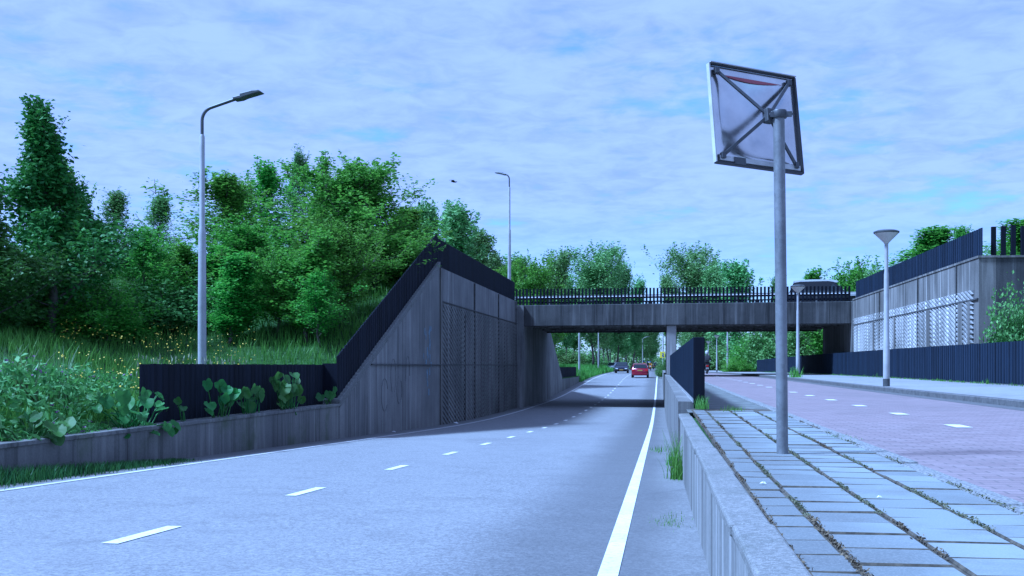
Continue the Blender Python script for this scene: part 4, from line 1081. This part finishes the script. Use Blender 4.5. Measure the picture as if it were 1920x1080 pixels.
tree('poplar_tree', 'pop_b', 1182, 250, 522, 50, 'low poplar crown at the left of the sky gap above the railing', GP)
tree('poplar_tree', 'pop_a', 1312, 212, 454, 125, 'tall poplar right of the sky gap above the railing', GP)
tree('poplar_tree', 'pop_b', 1270, 240, 512, 55, 'narrow poplar at the right of the sky gap above the railing', GP)
tree('poplar_tree', 'pop_b', 1352, 190, 492, 70, 'poplar close by the right side of the tall one', GP)
tree('poplar_tree', 'spire', 1385, 120, 485, 70, 'dark upright poplar left of the mirror pole', GP)
tree('birch_tree', 'thin', 1440, 120, 515, 60, 'faint pale tree crown left of the mirror pole', GP)
# avenue rows far down the road
k = 0
for y in range(196, 440, 13):
    x = -11.2 + xoff(y) + rnd.uniform(-.5, .5)
    tree('poplar_tree', 'pop_b' if k % 2 else 'pop_a', 0, 0, 0, 0, 'poplar of the left avenue row receding down the road', 'left avenue row', xy=(x, y), H=rnd.uniform(17, 20), sw=rnd.uniform(7, 9)); k += 1
    if y > 225:
        tree('poplar_tree', 'pop_a' if k % 2 else 'pop_b', 0, 0, 0, 0, 'poplar of the right avenue row receding down the road', 'right avenue row', xy=(8.3 + xoff(y) + rnd.uniform(-.5, .5), y + 5), H=rnd.uniform(17, 20), sw=rnd.uniform(7, 9))
for i, (x, y) in enumerate([(-15, 150), (-19, 160), (-17, 175), (-22, 185), (-16.5, 200), (-25, 170), (-21, 140), (-28, 150)]):
    tree('poplar_tree', 'pop_b', 0, 0, 0, 0, 'poplar standing behind the left verge seen under the bridge', 'poplars behind the left verge', xy=(x, y), H=rnd.uniform(14, 17), sw=rnd.uniform(6, 8))
for i, (x, y, h, w) in enumerate([(-14, 170, 3, 6), (-18, 185, 4, 8), (-24, 178, 5, 9), (-15, 215, 3.5, 7), (-14, 250, 3, 7), (-19, 235, 5, 10), (-29, 190, 6, 10)]):
    tree('bush', 'bush_b', 0, 0, 0, 0, 'undergrowth bush between the trunks left of the far road', 'undergrowth left of the far road', 'bush', xy=(x, y), H=h, sw=w)
for i, (x, y, h, w) in enumerate([(11, 190, 5, 9), (10, 240, 6, 9), (14, 220, 7, 12), (15, 170, 5, 9), (9.5, 290, 6, 9)]):
    tree('bush', 'bush_b', 0, 0, 0, 0, 'undergrowth bush at the far end right of the cycle path', 'undergrowth right of the far path', 'bush', xy=(x + xoff(y), y), H=h, sw=w)
tree('bush', 'bush_b', 1243, 113, 672, 26, 'small roadside bush below the yellow sign', None, 'bush', base=-.5)
GR = 'greenery right of the bridge'
tree('bush', 'bush_a', 1400, 109, 622, 75, 'bright green bush behind the lamp post at the end of the low fence', GR, 'bush')
tree('bush', 'bush_b', 1450, 106, 578, 120, 'large grey green bush seen under the bridge behind the mirror pole', GR, 'bush')
tree('bush', 'bush_b', 1515, 100, 590, 110, 'large bush under the bridge beside the right abutment', GR, 'bush')
tree('bush', 'bush_a', 1384, 105, 668, 62, 'low bush at the far end of the low black fence', GR, 'bush')
tree('maple_tree', 'maple_b', 1545, 95, 505, 100, 'tree just above the pale roofed car on the bridge', GR)
tree('maple_tree', 'maple_a', 1612, 75, 484, 130, 'broad tree behind the left end of the right wall fence', GR)
tree('maple_tree', 'maple_b', 1722, 52, 424, 115, 'tallest tree behind the right wall fence', GR)
tree('maple_tree', 'sapling', 1806, 46, 420, 60, 'sapling tip peeping over the right wall fence', GR)
tree('bush', 'bush_b', 1668, 58, 488, 110, 'bush behind the right wall fence beside the dish lamp', GR, 'bush')
tree('maple_tree', 'maple_b', 1895, 41, 408, 120, 'tree behind the open bars at the right edge', GR)
tree('bush', 'bush_a', 1875, 40, 448, 110, 'bush behind the open bars at the right edge', GR, 'bush')
tree('bush', 'bush_b', 1915, 28.8, 545, 100, 'pale shrub against the end face of the right wall', GR, 'bush', xy=(9.9, 32.6), H=3.0, sw=1.6)
# far wood closing the horizon
def far_wood(name, label, pts, n, leaf):
    mb = MB(); r = random.Random(5)
    for _ in range(n):
        i = r.randrange(len(pts)); cx_, cy_, h, w = pts[i]
        th = r.uniform(0, 6.28); rr = w * math.sqrt(r.random()); u = r.random()
        z = h * u; rr *= math.sqrt(max(.05, 1 - (u * 1.05 - .15) ** 2))
        add_leaf(mb, r, Vector((cx_ + rr * math.cos(th), cy_ + rr * math.sin(th), z - .3)), (rvec(r) + Vector((0, -.2, .5))).normalized(), leaf * r.uniform(.6, 1.4), leaf * .7)
    o = mb.build(name, MT['poplar_leaf'], None, fix=False); tag(o, label, 'trees', None, 'stuff'); return o
r_ = random.Random(9)
pts = [(-70 + i * 9 + r_.uniform(-3, 3), 470 + r_.uniform(-25, 25) + abs(i - 11) * 1.5, r_.uniform(12, 20), r_.uniform(6, 9)) for i in range(24)]
pts += [(-45 - i * 14, 250 + r_.uniform(-30, 60), r_.uniform(8, 14), 9) for i in range(10)] + [(45 + i * 14, 230 + r_.uniform(-30, 60), r_.uniform(8, 13), 9) for i in range(14)]
pts += [(-70 + i * 5, 430 + r_.uniform(-20, 20) + abs(i - 20) * .8, r_.uniform(4, 7), 5) for i in range(42)]
far_wood('far_wood', 'far green wood closing the view behind the avenue', pts, 42000, .95)

# ------------------------------------------------------------------ meadow, herbs, weeds
def grass(name, label, n, place, h, w, mat, cat='grass', lean=.35, seed=1):
    r = random.Random(seed); mb = MB(); cnt = 0
    while cnt < n:
        q = place(r)
        if q is None: continue
        x, y, z, k = q; cnt += 1
        hh = h * r.uniform(.55, 1.25) * k; a = r.uniform(0, 6.283); ww = w * r.uniform(.6, 1.3)
        dx, dy = math.cos(a), math.sin(a); b = r.uniform(0, 6.283); ln = hh * lean * r.uniform(.2, 1.6)
        lx, ly = math.cos(b) * ln, math.sin(b) * ln; o = len(mb.v)
        mb.v += [(x-dx*ww/2, y-dy*ww/2, z), (x+dx*ww/2, y+dy*ww/2, z), (x+lx*.35+dx*ww*.4, y+ly*.35+dy*ww*.4, z+hh*.6), (x+lx*.35-dx*ww*.4, y+ly*.35-dy*ww*.4, z+hh*.6), (x+lx, y+ly, z+hh)]
        mb.f += [(o, o+1, o+2, o+3), (o+3, o+2, o+4)]
    o = mb.build(name, mat, None, fix=False); return tag(o, label, cat, None, 'stuff')
def meadow(r):
    y = 9 + 46 * r.random() ** 1.25; x = -8.05 - 17 * r.random() ** 1.2
    k = .75 + .5 * noise.noise(Vector((x * .35, y * .35, 7)))
    if x > -8.6 and y > 25: k *= .8
    return x, y, G(x, y) - .03, k
grass('meadow_grass', 'long green grass on the left bank behind the wall', 75000, meadow, .52, .02, MT['grass'])
grass('verge_grass', 'strip of green grass along the foot of the left low wall', 9000, lambda r: (lambda y: (-7.5 + abs(r.gauss(0, .2)), y, zr(y) - .02, 1.0 if y < 11 else max(.25, 1 - (y - 11) / 7)))(3 + 13.2 * r.random()), .22, .011, MT['grass_dark'], seed=3)
def fverge(r):
    y = 88 + 95 * r.random(); x = -7.4 - 9 * r.random() ** 1.5 - (.7 if y < 104 else 0)
    return x, y, G(x, y) - .03, 1
grass('verge_grass', 'grassy verge left of the road beyond the bridge', 14000, fverge, .75, .06, MT['grass'], seed=4)
grass('fence_weeds', 'thin weeds along the foot of the low fence at right', 1600, lambda r: (lambda y: (XF - .06 - abs(r.gauss(0, .04)), y, zb(y) + .09, .4 + 1.2 * max(0, noise.noise(Vector((0, y * .8, 0))))))(14 + 80 * r.random() ** 1.3), .16, .02, MT['grass'], seed=5)
def vis_right(r):
    y = 72 + 110 * r.random(); x = 9 + 25 * r.random()
    return x + xoff(y), y, G(x, y) - .03, 1
grass('right_verge_grass', 'grass behind the low fence beyond the bridge at right', 5000, vis_right, .6, .07, MT['grass'], seed=6)
# yellow buttercups
mb = MB(); r = random.Random(11); cnt = 0
while cnt < 750:
    d = 19 + 15 * r.random(); px = r.uniform(110, 480); x, y = P(px, d)
    if noise.noise(Vector((x * .5, y * .5, 0))) < -.12 or x > -8.4: continue
    z = G(x, y) + r.uniform(.42, .72); s_ = r.uniform(.009, .02); n = (Vector((.1, -.5, .9)) + rvec(r) * .5).normalized(); a = n.orthogonal().normalized(); b = n.cross(a)
    c = Vector((x, y, z)); mb.add([c + (a * math.cos(t * 1.0472) + b * math.sin(t * 1.0472)) * s_ for t in range(6)], [tuple(range(6))]); cnt += 1
tag(mb.build('buttercups', MT['yellow'], None, fix=False), 'yellow buttercups scattered in the meadow behind the wall', 'flowers', None, 'stuff')
# pale seed heads by the lamp foot
mb = MB(); r = random.Random(12)
for _ in range(170):
    d = r.uniform(19, 25); px = r.uniform(255, 470); x, y = P(px, d); x = min(x, -8.15)
    c = Vector((x, y, G(x, y) + r.uniform(.6, .95))); h = r.uniform(.07, .16); l = rvec(r) * .03
    mb.add([c, c + Vector((.012, 0, h * .5)), c + Vector((0, 0, h)) + l, c + Vector((-.012, 0, h * .5))], [(0, 1, 2, 3)])
tag(mb.build('seed_heads', MT['seed'], None, fix=False), 'pale grass seed heads around the foot of the street lamp', 'grass', None, 'stuff')
# comfrey mass on the near left bank
mb = MB(); mp_ = MB(); r = random.Random(13); cnt = 0
def herb_h(x, y): return (.62 + .5 * noise.noise(Vector((x * .8, y * .8, 5)))) * smooth(-7.6, -8.4, x) + .16
while cnt < 19000:
    y = r.uniform(4.5, 16.4); x = -7.62 - 4.2 * r.random() ** 1.3
    if y > 14.6 and x > -8.1: continue
    h = herb_h(x, y); u = r.random() ** .6
    c = Vector((x, y, G(x, y) + h * u)); n = (rvec(r) + Vector((.35, -.35, .7))).normalized(); l = r.uniform(.06, .18)
    add_leaf(mb, r, c, n, l, l * r.uniform(.3, .55)); cnt += 1
    if u > .8 and r.random() < .1 and noise.noise(Vector((x, y, 9))) > -.2:
        for _k in range(2):
            c2 = c + Vector((r.gauss(0, .015), r.gauss(0, .015), .03)); add_leaf(mp_, r, c2, (rvec(r) + Vector((.3, -.6, .2))).normalized(), .035, .03)
tag(mb.build('comfrey_patch', MT['herb'], None, fix=False), 'dense green comfrey growing behind the low wall at left', 'herbs', None, 'stuff')
tag(mp_.build('comfrey_flowers', MT['purple'], None, fix=False), 'dull purple comfrey flowers over the herb patch at left', 'flowers', None, 'stuff')
# reeds
def reeds(px, d, label, n=46, h=.75):
    x, y = P(px, d); r = random.Random(int(px)); mb = MB()
    for _ in range(n):
        a = r.uniform(0, 6.283); ln = r.uniform(.1, .55) * h; hh = h * r.uniform(.6, 1.1); w = .014; bx_, by_ = r.gauss(0, .12), r.gauss(0, .12)
        dx, dy = math.cos(a), math.sin(a); pts = []
        for k in range(6):
            u = k / 5; pts.append((bx_ + dx * ln * u * u, by_ + dy * ln * u * u, hh * (u - .25 * u ** 3 * ln / h), w * (1 - u * .9)))
        vs = []
        for (a_, b_, c_, w_) in pts: vs += [(a_ - dy * w_, b_ + dx * w_, c_), (a_ + dy * w_, b_ - dx * w_, c_)]
        mb.add(vs, [(2*i, 2*i+1, 2*i+3, 2*i+2) for i in range(5)])
    o = mb.build('reed_tuft', MT['reed'], None, fix=False); o.location = (x, y, G(x, y) + .25)
    tag(o, label, 'reeds', 'reed tufts in the herb bank')
reeds(45, 15.5, 'pale reed tuft nearest the left edge of the bank', 60, .95)
reeds(115, 16, 'reed tuft between the left edge and the buttercups', 44, .9)
reeds(15, 16.5, 'tall reed tuft at the very left edge of the bank', 40, 1.0)
# butterbur: big round leaves
def big_leaf(mb, st, root, c, n, rad, r):
    n = n.normalized(); a = Vector((n.y, -n.x, 0)); a = a.normalized() if a.length > .01 else Vector((1, 0, 0)); b = n.cross(a)
    m = 16; rings = [0, .35, .7, 1.0]; vs = [c - n * rad * .10]; ph = (math.pi * .5 if b.z > 0 else -math.pi * .5) + r.uniform(-.7, .7); fs = []
    for ri, q_ in enumerate(rings[1:]):
        for k in range(m):
            th = 2 * math.pi * k / m + ph
            notch = (1 - .5 * max(0, math.cos(th - ph)) ** 8) * (.86 + .42 * max(0, -math.cos(th - ph)) ** 2.5)
            rr = rad * q_ * notch * (1 + (.05 * math.sin(5 * th) + r.uniform(-.06, .06)) * q_)
            z = rad * (.22 * q_ * q_ - .10 + .05 * math.sin(3 * th + ph) * q_ + (.03 if k % 2 else -.03) * q_ + .26 * abs(math.sin(th - ph)) * q_)
            vs.append(c + (a * math.cos(th) + b * math.sin(th)) * rr + n * (z - .14 * rad * q_ ** 3))
    for k in range(m): fs.append((0, 1 + k, 1 + (k + 1) % m))
    for ri in range(2):
        for k in range(m): fs.append((1 + ri*m + k, 1 + (ri+1)*m + k, 1 + (ri+1)*m + (k+1) % m, 1 + ri*m + (k+1) % m))
    mb.add(vs, fs)
    mid = root.lerp(c, .6) + Vector((0, 0, .06)); st.tube([root, mid, c - n * rad * .1], [.012, .01, .008], 6)
def butterbur(px, pY, n, zlo, zhi, xr, yr, rad, label, seed, facing=(.75, -.75, .35)):
    r = random.Random(seed); s_ = FPX; mb = MB(); st = MB()
    x0 = xr[0] * .5 + xr[1] * .5; o = empty('butterbur_plant', (x0, pY, -.45), label, 'plant', 'butterbur clumps along the low wall')
    for _ in range(n):
        c = Vector((r.uniform(*xr) - x0, r.uniform(-yr, yr), r.uniform(zlo, zhi) + .45))
        nn = Vector(facing) + rvec(r) * .75
        root = Vector((r.gauss(0, .06) - .02, c.y * .5, 0.02))
        big_leaf(mb, st, root, c, nn, rad * r.uniform(.45, .95), r)
    mb.build('leaves', MT['butterbur'], o, 'all', fix=False); st.build('stems', MT['butterbur'], o, True)
up_ = (.5, -.45, .8)
butterbur(95, 12.6, 22, -.32, -.02, (-8.0, -7.5), .6, .125, 'butterbur clump hanging over the wall at the far left', 1, up_)
butterbur(265, 15.3, 42, -.42, .22, (-8.0, -7.42), .85, .14, 'large butterbur clump at the near end of the black fence', 2, up_)
butterbur(120, 13.4, 12, .15, .5, (-10.2, -8.9), .9, .2, 'broad yellow green butterbur leaves deep in the herb bank', 3, (.2, -.5, .9))
butterbur(360, 17.0, 3, -.1, .28, (-7.75, -7.6), .3, .13, 'few small butterbur leaves on the left part of the black fence', 4)
butterbur(420, 18.4, 12, -.2, .32, (-7.8, -7.58), .5, .16, 'butterbur clump with long drooping leaves on the black fence', 5)
butterbur(470, 19.9, 12, -.15, .25, (-7.8, -7.58), .5, .155, 'butterbur clump in the middle of the black fence', 6)
butterbur(540, 22.0, 22, -.2, .5, (-7.8, -7.55), .8, .175, 'tallest butterbur clump on the black fence', 7)
butterbur(620, 24.7, 5, -.2, .15, (-7.8, -7.58), .5, .14, 'small butterbur clump at the foot of the sloping fence', 8)
# weeds at the parapet foot
def tuft(x, y, z, n, h, w, label, seed, sp=.08):
    r = random.Random(seed); mb = MB()
    for _ in range(n):
        a = r.uniform(0, 6.283); ln = h * r.uniform(.1, .5); hh = h * r.uniform(.4, 1.1); bx_, by_ = r.gauss(0, sp * .5), r.gauss(0, sp * 1.6)
        dx, dy = math.cos(a), math.sin(a)
        vs = []
        for k in range(5):
            u = k / 4; ww = w * (1 - .92 * u); vs += [(bx_ + dx*ln*u*u - dy*ww, by_ + dy*ln*u*u + dx*ww, hh*u), (bx_ + dx*ln*u*u + dy*ww, by_ + dy*ln*u*u - dx*ww, hh*u)]
        mb.add(vs, [(2*i, 2*i+1, 2*i+3, 2*i+2) for i in range(4)])
    o = mb.build('weed_tuft', MT['grass'], None, fix=False); o.location = (x, y, z); tag(o, label, 'weeds', 'weed tufts')
tuft(.20, 13.7, zr(13.7), 130, .58, .006, 'tall grass tuft at the foot of the parapet by the road', 1, .1)
tuft(.21, 16.4, zr(16.4), 60, .3, .006, 'small grass tuft at the foot of the wall, farther along than the tall one', 2, .1)
tuft(.55, 14.75, .03, 110, .18, .006, 'bright green weeds at the foot of the thick fence end board', 3, .09)
tuft(.95, 14.5, .0, 70, .09, .006, 'low weeds where the tiles end beside the short fence', 4, .13)
tuft(1.5, 9.3, zb(9.3) + .01, 60, .025, .003, 'flat green weeds on the gravel edging right of the mirror pole', 5, .12)
x, y = P(1491, 44.3); tuft(x, y, zb(y) + .08, 90, .45, .02, 'green weeds at the foot of the second dish lamp', 6, .2)
tuft(-.0, 20.5, zr(20.5), 40, .12, .008, 'thin weeds in the gutter before the bridge', 8, .2)
tuft(.08, 8.8, zr(8.8) + .005, 120, .035, .003, 'flat dry weeds in the gutter beside the parapet, nearest the camera', 9, .14)
# weeds and dry moss in the tile joints
mb = MB(); mo = MB(); r = random.Random(21)
for _ in range(15000):
    sx_ = r.choice((.425, .5875, .5875, .8925, .8925, 1.1975, 1.1975, 1.46)); y = 1.6 + 12.5 * r.random()
    q_ = noise.noise(Vector((sx_ * 9, y * 1.9, 1))) + .6 * noise.noise(Vector((sx_ * 9, y * 7, 3)))
    if q_ < .0: continue
    x = sx_ + r.gauss(0, .008); z = zb(y) + .022 + abs(r.gauss(0, .006))
    l = r.uniform(.006, .02)
    add_leaf(mb if noise.noise(Vector((sx_ * 5, y * .9, 8))) > -.05 and sx_ > .5 else mo, r, Vector((x, y, z)), (rvec(r) + Vector((0, 0, .8))).normalized(), l, l * .5)
tag(mb.build('joint_weeds', MT['moss'], None, fix=False), 'tiny pale weeds in the joints of the tiled sidewalk', 'weeds', None, 'stuff')
tag(mo.build('joint_moss', MT['straw'], None, fix=False), 'dry brown moss in the joints beside the parapet', 'moss', None, 'stuff')
# litter
def litter(x, y, z, s_, label, seed):
    r = random.Random(seed); mb = MB(); n = 7
    vs = [(s_ * r.uniform(.6, 1.1) * math.cos(k * 6.283 / n), s_ * .5 * r.uniform(.6, 1.1) * math.sin(k * 6.283 / n), r.uniform(0, .25) * s_) for k in range(n)]
    mb.add(vs + [(a * .5, b * .5, c + .35 * s_) for a, b, c in vs], [tuple(range(n)), tuple(range(n, 2*n))] + [(k, (k+1) % n, (k+1) % n + n, k + n) for k in range(n)])
    o = mb.build('litter', MT['litter'], None); o.location = (x, y, z); tag(o, label, 'litter', 'scraps of litter')
litter(.515, 5.6, zb(5.6) + .028, .022, 'crumpled white scrap on the tiles near the parapet', 1)
litter(-7.25, 38.6, zr(38.6) + .01, .1, 'white scrap on the road edge below the ribbed panel', 2)
litter(-7.3, 29.6, zr(29.6) + .01, .07, 'white scrap on the road edge below the sloping wall', 3)
litter(.98, 5.1, zb(5.1) + .028, .018, 'small white flake in the middle of the tiles', 4)
